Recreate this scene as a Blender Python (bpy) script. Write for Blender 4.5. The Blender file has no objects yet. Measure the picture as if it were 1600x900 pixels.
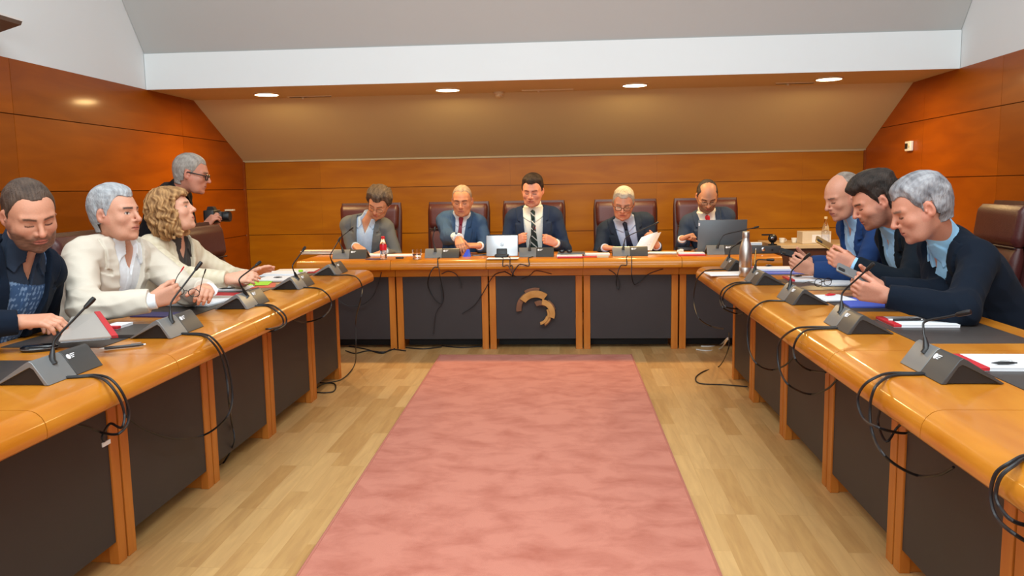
import bpy, bmesh, math, random
import numpy as np
from mathutils import Vector, Matrix
random.seed(7)
C = bpy.context.scene.collection
scn = bpy.context.scene

# ------------------------------------------------------------------ camera
F, YAW, PIT, ROL = 1253.2, .0719, -.1245, -.0166
CAM = np.array([0, 0, 1.31])
_cy, _sy, _cp, _sp = math.cos(YAW), math.sin(YAW), math.cos(PIT), math.sin(PIT)
_fw = np.array([-_sy*_cp, _cy*_cp, _sp]); _rt = np.array([_cy, _sy, 0.]); _up = np.cross(_rt, _fw)
_c, _s = math.cos(ROL), math.sin(ROL)
_R = _c*_rt+_s*_up; _U = -_s*_rt+_c*_up
cam_data = bpy.data.cameras.new('camera'); cam = bpy.data.objects.new('camera', cam_data); C.objects.link(cam)
cam_data.sensor_width = 36; cam_data.lens = F/1600*36; cam_data.clip_start = .05
cam.matrix_world = Matrix([[_R[0], _U[0], -_fw[0], CAM[0]], [_R[1], _U[1], -_fw[1], CAM[1]], [_R[2], _U[2], -_fw[2], CAM[2]], [0, 0, 0, 1]])
scn.camera = cam
def ray(x, y): return _fw*F+_R*(x-800)-_U*(y-450)
def pz(x, y, z): d = ray(x, y); return CAM+d*((z-CAM[2])/d[2])
def pY(x, y, Y): d = ray(x, y); return CAM+d*(Y/d[1])
def pX(x, y, X): d = ray(x, y); return CAM+d*(X/d[0])

# ------------------------------------------------------------------ view, world, lights
scn.view_settings.view_transform = 'Standard'; scn.view_settings.look = 'None'
scn.view_settings.gamma = 1; scn.view_settings.use_curve_mapping = False
scn.view_settings.exposure = 0.17
w = bpy.data.worlds.new('world'); scn.world = w; w.use_nodes = True
w.node_tree.nodes['Background'].inputs[0].default_value = (.75, .85, 1, 1)
w.node_tree.nodes['Background'].inputs[1].default_value = .25
def area(name, loc, tgt, sx, sy, power, col, spread=None):
    l = bpy.data.lights.new(name, 'AREA'); l.shape = 'RECTANGLE'; l.size = sx; l.size_y = sy; l.energy = power; l.color = col
    if spread: l.spread = spread
    o = bpy.data.objects.new(name, l); C.objects.link(o); o.location = loc
    o.rotation_euler = (Vector(tgt)-Vector(loc)).to_track_quat('-Z', 'Y').to_euler(); return o
area('skylight_daylight', (-.2, 1.6, 4.3), (-.2, 2.6, 0), 4.2, 2.6, 204, (.84, .95, 1.0))
area('rear_window_daylight', (-.2, -2.9, 2.2), (-.2, 5, 1.2), 5.4, 1.8, 158, (.84, .95, 1.0))

# ------------------------------------------------------------------ materials
def newmat(name):
    m = bpy.data.materials.new(name); m.use_nodes = True
    nt = m.node_tree; b = nt.nodes['Principled BSDF']; return m, nt, b
def lin(h):
    h = h.lstrip('#'); v = [int(h[i:i+2], 16)/255 for i in (0, 2, 4)]
    return tuple((c/12.92 if c <= .04045 else ((c+.055)/1.055)**2.4) for c in v)+(1,)
def plain(name, hexc, rough=.5, metal=0, var=.06, scale=30, coat=0, bump=0, bscale=200, trans=0, spec=None, alpha=1, sheen=0):
    m, nt, b = newmat(name); col = lin(hexc)
    n = nt.nodes.new('ShaderNodeTexNoise'); n.inputs['Scale'].default_value = scale; n.inputs['Detail'].default_value = 4
    tc = nt.nodes.new('ShaderNodeTexCoord'); nt.links.new(tc.outputs['Object'], n.inputs['Vector'])
    r = nt.nodes.new('ShaderNodeMix'); r.data_type = 'RGBA'
    r.inputs[6].default_value = tuple(max(0, c*(1-var)) for c in col[:3])+(1,); r.inputs[7].default_value = tuple(min(1, c*(1+var)) for c in col[:3])+(1,)
    nt.links.new(n.outputs['Fac'], r.inputs[0]); nt.links.new(r.outputs[2], b.inputs['Base Color'])
    b.inputs['Roughness'].default_value = rough; b.inputs['Metallic'].default_value = metal
    b.inputs['Coat Weight'].default_value = coat; b.inputs['Coat Roughness'].default_value = .12
    if trans: b.inputs['Transmission Weight'].default_value = trans
    if spec is not None: b.inputs['Specular IOR Level'].default_value = spec
    if sheen: b.inputs['Sheen Weight'].default_value = sheen; b.inputs['Sheen Roughness'].default_value = .5
    if bump:
        n2 = nt.nodes.new('ShaderNodeTexNoise'); n2.inputs['Scale'].default_value = bscale; n2.inputs['Detail'].default_value = 3
        nt.links.new(tc.outputs['Object'], n2.inputs['Vector'])
        bp = nt.nodes.new('ShaderNodeBump'); bp.inputs['Strength'].default_value = bump; bp.inputs['Distance'].default_value = .01
        nt.links.new(n2.outputs['Fac'], bp.inputs['Height']); nt.links.new(bp.outputs[0], b.inputs['Normal'])
    return m
def wood(name, c1, c2, stretch, rough=.3, coat=.5, tone=False, scale=1., croug=.12, dist=.35):
    m, nt, b = newmat(name); N = nt.nodes; L = nt.links
    tc = N.new('ShaderNodeTexCoord'); mp = N.new('ShaderNodeMapping'); L.new(tc.outputs['Object'], mp.inputs['Vector'])
    mp.inputs['Scale'].default_value = stretch
    n = N.new('ShaderNodeTexNoise'); n.inputs['Scale'].default_value = 3*scale; n.inputs['Detail'].default_value = 6; n.inputs['Distortion'].default_value = dist
    L.new(mp.outputs[0], n.inputs['Vector'])
    cr = N.new('ShaderNodeValToRGB'); cr.color_ramp.elements[0].position = .3; cr.color_ramp.elements[1].position = .72
    cr.color_ramp.elements[0].color = lin(c1); cr.color_ramp.elements[1].color = lin(c2); L.new(n.outputs['Fac'], cr.inputs[0])
    out = cr.outputs[0]
    if tone:
        at = N.new('ShaderNodeAttribute'); at.attribute_name = 'tone'
        hs = N.new('ShaderNodeHueSaturation'); L.new(out, hs.inputs['Color']); L.new(at.outputs['Fac'], hs.inputs['Value']); out = hs.outputs[0]
    L.new(out, b.inputs['Base Color']); b.inputs['Roughness'].default_value = rough
    b.inputs['Coat Weight'].default_value = coat; b.inputs['Coat Roughness'].default_value = croug; b.inputs['Specular IOR Level'].default_value = .2
    return m
M = {}
M['wall_wood'] = wood('lacquered_cherry_panel', '#8f4300', '#a45100', (.6, .6, 3.5), .45, .17, tone=True, croug=.13, dist=.5)
M['wall_wood_warmlit'] = wood('lacquered_cherry_panel_warmlit', '#935700', '#a76a02', (.6, .6, 3.5), .45, .12, tone=True, croug=.2, dist=.5)  # same cherry as the side walls, yellower: warmer light on this wall painted in
M['desk_wood'] = wood('lacquered_desk_wood', '#b86a10', '#d0882a', (3, .8, 3), .3, .45, croug=.10)
M['desk_wood_x'] = wood('lacquered_back_desk_wood', '#b86a10', '#d0882a', (.8, 3, 3), .28, .6, croug=.10)
M['strip_wood'] = wood('desk_strip_wood', '#b06220', '#c47a30', (6, 6, .8), .4, .2)
M['emblem_wood'] = wood('carved_emblem_wood', '#b07a3c', '#cf9c5c', (4, 4, 4), .5, .1)
M['emblem_dark'] = wood('carved_emblem_dark_wood', '#6e4a34', '#8a6048', (4, 4, 4), .5, .1)
M['panel'] = plain('dark_leatherette', '#383334', .5, spec=.3, var=.12, scale=6, bump=.08, bscale=400)
M['pad'] = plain('leather_desk_pad', '#3d3836', .42, var=.1, bump=.05, bscale=300)
M['dark'] = plain('black_void_plinth', '#1c1815', .7)
M['white_paint'] = plain('white_paint', '#e6ebec', .8, var=.015, scale=2)
M['grey_paint'] = plain('ceiling_paint', '#bec1c0', .85, var=.015, scale=2)
M['soffit_paint'] = plain('soffit_paint', '#d2c49c', .7, var=.03, scale=2)
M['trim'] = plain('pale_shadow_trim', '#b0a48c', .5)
M['maroon'] = plain('maroon_leather', '#4c201d', .38, var=.12, scale=12, bump=.12, bscale=120)
M['maroon_dark'] = plain('maroon_leather_shell', '#43201f', .4, var=.12, scale=12, bump=.1, bscale=120)
M['seam'] = plain('dark_seam', '#2a1513', .6)
M['chrome'] = plain('chrome', '#c8c8c8', .18, 1, var=.02)
M['steel'] = plain('brushed_steel', '#cfcac4', .38, 1, var=.04, scale=60)
M['mic_grey'] = plain('mic_grey_metal_paint', '#7d7f80', .36, .35, var=.03)
M['mic_dark'] = plain('mic_dark_plastic', '#3e3f40', .38, .1, var=.03)
M['glasses_metal'] = plain('spectacle_metal', '#6d6258', .3, .8)
M['black'] = plain('black_plastic', '#141416', .42, var=.1)
M['cable'] = plain('black_cable_rubber', '#1b1c1f', .5, var=.1)
M['cable_grey'] = plain('white_cable_rubber', '#cfccc4', .5, var=.05)
M['paper'] = plain('white_paper', '#eceef2', .7, var=.02, scale=8)
M['paper_lines'] = plain('faint_print', '#9aa3b4', .8)
M['cream_paper'] = plain('cream_paper', '#e9dccb', .7, var=.04)
M['red'] = plain('red_card', '#c21f2c', .5, var=.05)
M['redbright'] = plain('red_plastic', '#d92230', .35, var=.05)
M['blue'] = plain('blue_card', '#4a62c8', .5, var=.05)
M['bluebright'] = plain('bright_blue_plastic', '#1c46e0', .4)
M['navy_card'] = plain('dark_violet_card', '#3a3560', .5)
M['green'] = plain('lime_green_paper', '#9be02c', .6, var=.05)
M['grey_cover'] = plain('grey_notebook_cover', '#a8a29c', .45, var=.03)
M['laptop_silver'] = plain('silver_aluminium', '#b8babd', .32, .75, var=.02)
M['laptop_grey'] = plain('slate_grey_aluminium', '#666c70', .4, .5, var=.02)
M['screen'] = plain('dark_glass', '#14161b', .12, var=.02)
M['gold'] = plain('gold_metal', '#c9a05a', .3, .9)
M['white_plastic'] = plain('white_plastic', '#e8e8e4', .45, var=.02)
M['cream_plastic'] = plain('cream_plastic', '#d8c8a4', .5, var=.02)
M['cabinet'] = plain('dark_cabinet_wood', '#4a2814', .45, var=.15, scale=8)
M['shelf'] = plain('pale_shelf', '#c9b48e', .5, var=.05)
M['card'] = plain('cardboard_box_white', '#d8cbb4', .7, var=.04)
M['sconce'] = plain('bronze_sconce', '#75665a', .5, .2, var=.05)
def glassmat(name, col=(1, 1, 1, 1), rough=.02, ior=1.4):
    m, nt, b = newmat(name); b.inputs['Base Color'].default_value = col; b.inputs['Roughness'].default_value = rough
    b.inputs['Transmission Weight'].default_value = 1; b.inputs['IOR'].default_value = ior; return m
M['glass'] = glassmat('clear_glass'); M['water'] = glassmat('water', (.95, .97, 1, 1), 0, 1.2)
def emis(name, col, st):
    m, nt, b = newmat(name); b.inputs['Base Color'].default_value = (.8, .8, .8, 1)
    b.inputs['Emission Color'].default_value = col; b.inputs['Emission Strength'].default_value = st; return m
M['lamp'] = emis('lamp_diffuser', (1, .86, .62, 1), 9)

def floor_mat():
    m, nt, b = newmat('oak_strip_parquet'); N = nt.nodes; L = nt.links
    tc = N.new('ShaderNodeTexCoord'); mp = N.new('ShaderNodeMapping'); mp.inputs['Rotation'].default_value = (0, 0, math.pi/2); L.new(tc.outputs['Object'], mp.inputs['Vector'])
    br = N.new('ShaderNodeTexBrick'); br.offset = .37; br.offset_frequency = 3; br.inputs['Scale'].default_value = 1
    br.inputs['Brick Width'].default_value = .52; br.inputs['Row Height'].default_value = .082; br.inputs['Mortar Size'].default_value = .0008
    br.inputs['Color1'].default_value = (0, 0, 0, 1); br.inputs['Color2'].default_value = (1, 1, 1, 1); br.inputs['Mortar'].default_value = (.12, .12, .12, 1)
    br.inputs['Bias'].default_value = 0
    L.new(mp.outputs[0], br.inputs['Vector'])
    # shift the grain from strip to strip
    sc = N.new('ShaderNodeVectorMath'); sc.operation = 'SCALE'; sc.inputs['Scale'].default_value = 3.7; L.new(br.outputs['Color'], sc.inputs[0])
    ad = N.new('ShaderNodeVectorMath'); ad.operation = 'ADD'; L.new(mp.outputs[0], ad.inputs[0]); L.new(sc.outputs[0], ad.inputs[1])
    m2 = N.new('ShaderNodeMapping'); m2.inputs['Scale'].default_value = (1.6, 14, 1); L.new(ad.outputs[0], m2.inputs['Vector'])
    n = N.new('ShaderNodeTexNoise'); n.inputs['Scale'].default_value = 2.2; n.inputs['Detail'].default_value = 7; n.inputs['Distortion'].default_value = 1.1; L.new(m2.outputs[0], n.inputs['Vector'])
    cr = N.new('ShaderNodeValToRGB'); e = cr.color_ramp.elements; e[0].position = .28; e[0].color = lin('#a87a45'); e[1].position = .7; e[1].color = lin('#d0a565'); L.new(n.outputs['Fac'], cr.inputs[0])
    c2 = N.new('ShaderNodeValToRGB'); e = c2.color_ramp.elements; e[0].color = lin('#b28550'); e[1].color = lin('#deb880'); L.new(br.outputs['Color'], c2.inputs[0])
    mx = N.new('ShaderNodeMix'); mx.data_type = 'RGBA'; mx.inputs[0].default_value = .55; L.new(cr.outputs[0], mx.inputs[6]); L.new(c2.outputs[0], mx.inputs[7])
    L.new(mx.outputs[2], b.inputs['Base Color']); b.inputs['Roughness'].default_value = .42; b.inputs['Coat Weight'].default_value = .15; b.inputs['Coat Roughness'].default_value = .3
    return m
M['floor'] = floor_mat()
def carpet_mat():
    m, nt, b = newmat('salmon_pile'); N = nt.nodes; L = nt.links
    tc = N.new('ShaderNodeTexCoord')
    mp = N.new('ShaderNodeMapping'); mp.inputs['Scale'].default_value = (.8, 1.1, 1); L.new(tc.outputs['Object'], mp.inputs['Vector'])
    n = N.new('ShaderNodeTexNoise'); n.inputs['Scale'].default_value = 6.5; n.inputs['Detail'].default_value = 7; n.inputs['Roughness'].default_value = .6; n.inputs['Distortion'].default_value = .35; L.new(mp.outputs[0], n.inputs['Vector'])
    cr = N.new('ShaderNodeValToRGB'); e = cr.color_ramp.elements; e[0].position = .30; e[0].color = lin('#ae6453'); e[1].position = .58; e[1].color = lin('#c67f6d'); L.new(n.outputs['Fac'], cr.inputs[0])
    L.new(cr.outputs[0], b.inputs['Base Color']); b.inputs['Roughness'].default_value = .95; b.inputs['Specular IOR Level'].default_value = .1
    b.inputs['Sheen Weight'].default_value = .25; b.inputs['Sheen Tint'].default_value = (1, .7, .6, 1)
    n2 = N.new('ShaderNodeTexNoise'); n2.inputs['Scale'].default_value = 260; L.new(tc.outputs['Object'], n2.inputs['Vector'])
    bp = N.new('ShaderNodeBump'); bp.inputs['Strength'].default_value = .4; bp.inputs['Distance'].default_value = .004; L.new(n2.outputs['Fac'], bp.inputs['Height']); L.new(bp.outputs[0], b.inputs['Normal'])
    return m
M['carpet'] = carpet_mat()
M['carpet_edge'] = plain('carpet_binding', '#b4705f', .9)

# ------------------------------------------------------------------ geometry helpers
class MB:
    """collects shapes into one mesh; every vertex run through the local transform X"""
    def __init__(s, X=None): s.v = []; s.f = []; s.tone = []; s.X = X
    def add(s, vs, fs, tone=1.):
        o = len(s.v)
        for p in vs:
            p = Vector(p); s.v.append(tuple(s.X @ p) if s.X is not None else tuple(p))
        for f in fs: s.f.append([i+o for i in f]); s.tone.append(tone)
        return s
    def box(s, x0, x1, y0, y1, z0, z1, tone=1.):
        return s.add([(x0, y0, z0), (x1, y0, z0), (x1, y1, z0), (x0, y1, z0), (x0, y0, z1), (x1, y0, z1), (x1, y1, z1), (x0, y1, z1)],
                     [(0, 3, 2, 1), (4, 5, 6, 7), (0, 1, 5, 4), (1, 2, 6, 5), (2, 3, 7, 6), (3, 0, 4, 7)], tone)
    def rbox(s, x0, x1, y0, y1, z0, z1, r=.01, n=3):
        """box with rounded vertical (z) edges and softened top and bottom"""
        def ring(ins, z):
            out = []; rr = max(r-ins, .0005)
            for cx, cy, a0 in ((x1-r, y1-r, 0), (x0+r, y1-r, 90), (x0+r, y0+r, 180), (x1-r, y0+r, 270)):
                for k in range(n+1):
                    a = math.radians(a0+90*k/n); out.append((cx+rr*math.cos(a), cy+rr*math.sin(a), z))
            return out
        b = min(r, (z1-z0)/2)*.5
        return s.loft([ring(b, z0), ring(0, z0+b), ring(0, z1-b), ring(b*.3, z1-b*.3), ring(b, z1)], cap=True)
    def loft(s, rings, cap=True, closed=True):
        n = len(rings[0]); vs = [p for r in rings for p in r]; fs = []
        for i in range(len(rings)-1):
            for j in range(n if closed else n-1):
                a = i*n+j; b2 = i*n+(j+1) % n; fs.append((a, b2, b2+n, a+n))
        if cap: fs.append(tuple(range(n))[::-1]); fs.append(tuple((len(rings)-1)*n+k for k in range(n)))
        return s.add(vs, fs)
    def prism(s, poly, axis, a, b):
        """poly in the other two axes (in xyz order), extruded along axis from a to b"""
        def mk(p, t):
            if axis == 'x': return (t, p[0], p[1])
            if axis == 'y': return (p[0], t, p[1])
            return (p[0], p[1], t)
        return s.loft([[mk(p, a) for p in poly], [mk(p, b) for p in poly]])
    def lathe(s, prof, c=(0, 0, 0), n=24, cap=True):
        return s.loft([[(c[0]+r*math.cos(2*math.pi*k/n), c[1]+r*math.sin(2*math.pi*k/n), c[2]+z) for k in range(n)] for r, z in prof], cap)
    def tube(s, pts, r, n=8, cap=True):
        pts = [Vector(p) for p in pts]; rs = r if isinstance(r, (list, tuple)) else [r]*len(pts); rings = []
        t = (pts[1]-pts[0]).normalized(); a = t.orthogonal().normalized()
        for i, p in enumerate(pts):
            t2 = (pts[min(i+1, len(pts)-1)]-pts[max(i-1, 0)])
            t2 = t2.normalized() if t2.length > 1e-9 else t
            a = (a-t2*a.dot(t2)).normalized(); b2 = t2.cross(a)
            rings.append([tuple(p+(a*math.cos(2*math.pi*k/n)+b2*math.sin(2*math.pi*k/n))*rs[i]) for k in range(n)])
        return s.loft(rings, cap)
    def ball(s, c, r, n=16, m=10, sz=None):
        sz = sz or (1, 1, 1)
        rings = [[(c[0]+r*sz[0]*math.sin(math.pi*i/m)*math.cos(2*math.pi*k/n), c[1]+r*sz[1]*math.sin(math.pi*i/m)*math.sin(2*math.pi*k/n), c[2]-r*sz[2]*math.cos(math.pi*i/m)) for k in range(n)] for i in range(1, m)]
        return s.loft(rings)
    def build(s, name, mat, parent=None, smooth=True, bevel=0, sharp=40):
        me = bpy.data.meshes.new(name); me.from_pydata(s.v, [], s.f); 
        bm = bmesh.new(); bm.from_mesh(me); bmesh.ops.recalc_face_normals(bm, faces=bm.faces); bm.to_mesh(me); bm.free()
        at = me.attributes.new('tone', 'FLOAT', 'FACE'); at.data.foreach_set('value', s.tone)
        me.materials.append(mat)
        if smooth:
            me.polygons.foreach_set('use_smooth', [True]*len(me.polygons)); me.set_sharp_from_angle(angle=math.radians(sharp))
        o = bpy.data.objects.new(name, me); C.objects.link(o)
        if parent is not None: o.parent = parent
        if bevel:
            md = o.modifiers.new('bevel', 'BEVEL'); md.width = bevel; md.segments = 2; md.limit_method = 'ANGLE'
        return o
def spline(pts, n=10):
    """Catmull-Rom through pts"""
    P = [Vector(p) for p in pts]; P = [P[0]*2-P[1]]+P+[P[-1]*2-P[-2]]; out = []
    for i in range(1, len(P)-2):
        for k in range(n):
            t = k/n; a, b, c, d = P[i-1:i+3]
            out.append(.5*((2*b)+(c-a)*t+(2*a-5*b+4*c-d)*t*t+(3*b-a-3*c+d)*t**3))
    out.append(P[-2]); return out
def tag(o, label, cat, group=None, kind=None):
    o['label'] = label; o['category'] = cat
    if group: o['group'] = group
    if kind: o['kind'] = kind
    return o
def thing(name, label, cat, loc=(0, 0, 0), rz=0, group=None):
    o = bpy.data.objects.new(name, None); C.objects.link(o); o.location = loc; o.rotation_euler = (0, 0, rz); o.empty_display_size = .05
    return tag(o, label, cat, group)
def struct(name, mb, mat, **k):
    o = mb.build(name, mat, **k); o['kind'] = 'structure'; return o
def dup(root, loc, rz, label, group=None, cat=None):
    r = root.copy(); C.objects.link(r); r.location = loc; r.rotation_euler = (0, 0, rz); r['label'] = label
    if group: r['group'] = group
    for ch in list(root.children):
        c = ch.copy(); C.objects.link(c); c.parent = r
        for g in ch.children:
            d = g.copy(); C.objects.link(d); d.parent = c
    return r

# ------------------------------------------------------------------ room shell
WL, WR, DW, ZT, DB, ZB, DB2, ZW, YR = -3.42, 2.96, 8.345, 2.15, 6.463, 2.432, 7.281, 1.624, -3.4
fl = MB().box(WL-.1, WR+.1, YR, DW+.1, -.05, 0); struct('floor', fl, M['floor'], smooth=False)
seams = [0.0, .37, .853, 1.335, 1.812, ZT]
def side_wall(name, X, sgn, ys):
    mb = MB(); rnd = random.Random(3 if sgn > 0 else 5)
    for i in range(len(seams)-1):
        for j in range(len(ys)-1):
            g = .003; z0, z1 = seams[i]+g, seams[i+1]-(g if i < len(seams)-2 else 0)
            t = rnd.uniform(.88, 1.1)
            mb.box(min(X, X+sgn*.018), max(X, X+sgn*.018), ys[j]+g*.6, ys[j+1]-g*.6, z0, z1, t)
    mb.box(min(X+sgn*.014, X+sgn*.1), max(X+sgn*.014, X+sgn*.1), YR, DW, 0, ZT, .35)
    return struct(name, mb, M['wall_wood'], smooth=False)
side_wall('wall_left', WL, -1, [YR, -1.8, .4, 2.6, 4.83, 7.03, DW])
side_wall('wall_right', WR, 1, [YR, -1.5, .9, 3.4, 5.83, 7.04, DW])
mb = MB(); rnd = random.Random(11)
zs = [0, .37, .853, 1.335, ZW]; xs = [WL, -2.6, -.6, .9, 2.35, WR]
for i in range(len(zs)-1):
    for j in range(len(xs)-1):
        mb.box(xs[j]+.0003, xs[j+1]-.0003, DW, DW+.018, zs[i]+.003, zs[i+1]-.003, rnd.uniform(1.0, 1.1))
mb.box(WL, WR, DW+.012, DW+.1, 0, ZW, .35)
struct('wall_back', mb, M['wall_wood_warmlit'], smooth=False)
# corner posts
struct('trim_1', MB().box(WL, WL+.018, DW-.022, DW, 0, ZW, .7), M['wall_wood'], smooth=False)
struct('trim_2', MB().box(WR-.018, WR, DW-.022, DW, 0, ZW, .7), M['wall_wood'], smooth=False)
struct('trim_3', MB().box(WL, WR, DW-.012, DW+.02, ZW-.006, ZW+.012), M['trim'], smooth=False)
# soffit with slope behind it
mb = MB(); mb.prism([(DB, ZT), (DB2, ZT), (DW+.1, ZW-.04), (DW+.1, ZB), (DB, ZB)], 'x', WL, WR)
# carve front face separately so the soffit is one solid in beige, the beam face a white board
struct('ceiling', mb, M['soffit_paint'], smooth=False)
struct('trim_4', MB().box(WL, WR, DB-.012, DB-.0005, ZT-.002, ZB), M['white_paint'], smooth=False)
k = 1.3; Ht = 4.6; y1 = DB-.012-(Ht-ZB)/k
mb = MB(); t = .08
mb.add([(WL, DB, ZB), (WR, DB, ZB), (WR, y1, Ht), (WL, y1, Ht), (WL, DB+t, ZB), (WR, DB+t, ZB), (WR, y1+t, Ht+.02), (WL, y1+t, Ht+.02)], [(0, 1, 2, 3), (4, 7, 6, 5), (0, 3, 7, 4), (1, 5, 6, 2), (0, 4, 5, 1), (3, 2, 6, 7)])
struct('ceiling_slope', mb, M['grey_paint'], smooth=False)
struct('ceiling_upper', MB().box(WL, WR, YR, y1+.05, Ht, Ht+.08), M['white_paint'], smooth=False)
for nm, X, s in (('wall_left_upper', WL, -1), ('wall_right_upper', WR, 1)):
    struct(nm, MB().box(min(X+s*.004, X+s*.1), max(X+s*.004, X+s*.1), YR, DW, ZT, Ht), M['white_paint'], smooth=False)
struct('wall_rear', MB().box(WL, WR, YR-.1, YR, 0, Ht), M['white_paint'], smooth=False)

# ------------------------------------------------------------------ carpet
CX0, CX1, CY0, CY1 = -.965, .475, -.6, 6.13
cp = thing('carpet_runner', 'long salmon pink carpet on the oak floor between the desks', 'carpet', (0, 0, 0))
def carpet_body():
    m = MB(); m.add([(-.85, CY0, 0.0005), (.513, CY0, .0005), (.47, CY1, .0005), (-1.013, CY1, .0005), (-.85, CY0, .012), (.513, CY0, .012), (.47, CY1, .012), (-1.013, CY1, .012)],
      [(0, 3, 2, 1), (4, 5, 6, 7), (0, 1, 5, 4), (1, 2, 6, 5), (2, 3, 7, 6), (3, 0, 4, 7)]); return m
carpet_body().build('pile', M['carpet'], cp, smooth=False)
mb = MB()
mb.box(-1.016, .474, CY1-.002, CY1+.035, .0005, .010)
mb.tube([(-.855, CY0, .008), (-1.018, CY1+.03, .008)], .0075, 6); mb.tube([(.518, CY0, .008), (.475, CY1+.03, .008)], .0075, 6)
mb.build('binding', M['carpet_edge'], cp)

# ------------------------------------------------------------------ ceiling fittings
def downlight(p, label):
    r = thing('downlight', label, 'ceiling light', p, 0, 'round downlights in the soffit')
    MB().lathe([(.112, 0), (.112, -.008), (.1, -.012), (.098, -.004)], n=28).build('rim', M['cream_plastic'], r)
    MB().lathe([(.0, -.0145), (.06, -.0145), (.098, -.011), (.098, -.002)], n=28, cap=False).build('diffuser', M['lamp'], r)
    l = bpy.data.lights.new('downlight_bulb', 'AREA'); l.shape = 'DISK'; l.size = .17; l.energy = 19; l.color = (1, .66, .27)
    o = bpy.data.objects.new('downlight_bulb', l); C.objects.link(o); o.location = (p[0], p[1], p[2]-.03); return r
for (x, y, lb) in ((-2.60, 6.93, 'round lit downlight in the soffit, nearest the left wall'), (-1.02, 6.93, 'round lit downlight in the soffit above the man in mid-blue suit with crimson tie'),
                   (.56, 6.93, 'round lit downlight in the soffit above the grey-haired man with dark navy tie'), (2.12, 6.85, 'round lit downlight in the soffit, nearest the right wall')):
    downlight((x, y, ZT), lb)
d = thing('smoke_detector', 'small cream smoke detector dome on the edge of the soffit', 'smoke detector', (-.61, 7.24, ZT))
MB().lathe([(.048, 0), (.05, -.012), (.04, -.022)], n=20).build('base', M['cream_plastic'], d)
MB().lathe([(.036, -.02), (.036, -.034), (.02, -.046), (.004, -.048)], n=20).build('sensor_dome', M['cream_plastic'], d)
def vent(x0, x1, y, label, m):
    v = thing('ceiling_vent', label, 'vent', ((x0+x1)/2, y, ZT), 0)
    h = (x1-x0)/2
    MB().box(-h, h, -.035, .035, -.006, 0).build('frame', M['cream_plastic'], v, smooth=False)
    MB().box(-h+.01, h-.01, -.012, .012, -.0085, -.0045).build('slot', M[m], v, smooth=False)
    MB().tube([(-h*.35, .0, -.007), (-h*.35, 0, -.022)], .012, 10).build('latch', M['cream_plastic'], v)
vent(-2.5, -2.1, 7.2, 'narrow ceiling vent slot beside the leftmost downlight', 'black')
vent(1.75, 2.08, 7.1, 'narrow ceiling vent slot beside the rightmost downlight', 'black')
vent(-.4, .05, 7.15, 'pale ceiling vent to the right of the smoke detector', 'soffit_paint')
th = thing('thermostat', 'white wall thermostat on the right wood panelling', 'thermostat', (WR-.001, 7.27, 1.61))
MB().rbox(-.028, 0, -.058, .058, -.042, .042, .006).build('case', M['white_plastic'], th)
MB().box(-.0305, -.0275, -.002, .05, -.022, .024).build('display', M['screen'], th, smooth=False)
MB().lathe([(.012, 0), (.012, .006)], n=14).build('dial', M['cream_plastic'], th).matrix_local = Matrix.Translation((-.028, -.03, 0)) @ Matrix.Rotation(-math.pi/2, 4, 'Y')
sc = thing('wall_sconce', 'bronze wedge wall light on the upper left white wall', 'wall light', (WL, 4.35, 2.225))
MB().prism([(0, 0.0), (0.0, .09), (.26, .09), (.25, .07)], 'y', -.3, .26).build('shade', M['sconce'], sc, smooth=False)
MB().box(.0, .262, -.302, .262, .09, .102).build('rim', M['white_plastic'], sc, smooth=False)

# ------------------------------------------------------------------ desks
T = .752
LIP = [(0.052, 0.0, .0), ]   # unused guard
def lip_levels():
    # (inset from the outermost face, z)
    out = [(.03, .672), (.006, .674), (.0, .682), (.0, .698)]
    for a in (20, 40, 60, 75, 90):
        a = math.radians(a); out.append((.052*(1-math.cos(a)), .698+.054*math.sin(a)))
    return out
def desk_top(front, rear, y0, y1, corner=None, rc=.10):
    """local: +x is the aisle side. front/rear are x of lip face and rear edge; corner 'hi' rounds the y1 end"""
    rings = []
    for ins, z in lip_levels():
        f = front-ins; r = []
        if corner == 'hi':
            e = y1-ins; q = rc
            r += [(rear, y0, z), (front-ins, y0, z)]
            cx, cy_ = front-rc, y1-rc
            for k in range(7):
                a = math.radians(90*k/6); r.append((cx+(rc-ins)*math.cos(a), cy_+(rc-ins)*math.sin(a), z))
            r.append((rear, e, z))
        else: r = [(rear, y0, z), (f, y0, z), (f, y1, z), (rear, y1, z)]
        rings.append(r)
    return rings
def desk(label, X, y0, y1, rotz, loc, front, rear, panelx, corner=None, pad=True, wood_m='desk_wood', apron=False, grp=None, end_panel=False):
    """desk unit in local frame (+x = aisle side)"""
    d = thing('desk', label, 'desk', loc, rotz, grp)
    g = .0016
    ptop = .60 if apron else .672
    yc = (y0+y1)/2; ye = y1-.16 if corner else y1
    if end_panel: ye = y1-.01
    MB().loft(desk_top(front, rear, y0+g, y1-g, corner)).build('tabletop', M[wood_m], d, sharp=50)
    sw = .052
    MB().box(panelx-.022, panelx, y0+.008+sw, ye-.008-sw, .085, ptop).build('modesty_panel', M['panel'], d, smooth=False)
    for a in (y0+.006, ye-.006-sw):
        lg = MB().box(panelx-.03, panelx+.006, a, a+sw, .0, ptop); lg.box(panelx-.28, panelx-.03, a+.012, a+sw-.012, .0, .672)
        lg.build('leg', M['strip_wood'], d, smooth=False, bevel=.002)
    if apron: MB().box(panelx-.022, panelx+.004, y0+g, y1-g, .602, .672).build('apron', M[wood_m], d, smooth=False)
    MB().box(panelx-.2, panelx-.18, y0+.06, ye-.06, 0.002, .09).build('plinth', M['dark'], d, smooth=False)
    if pad: MB().rbox(front-.74, front-.345, yc-.245, yc+.245, T-.001, T+.0025, .008).build('desk_pad', M['pad'], d)
    return d
LF, LRr, LP = -1.368, -2.17, -1.612
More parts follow.
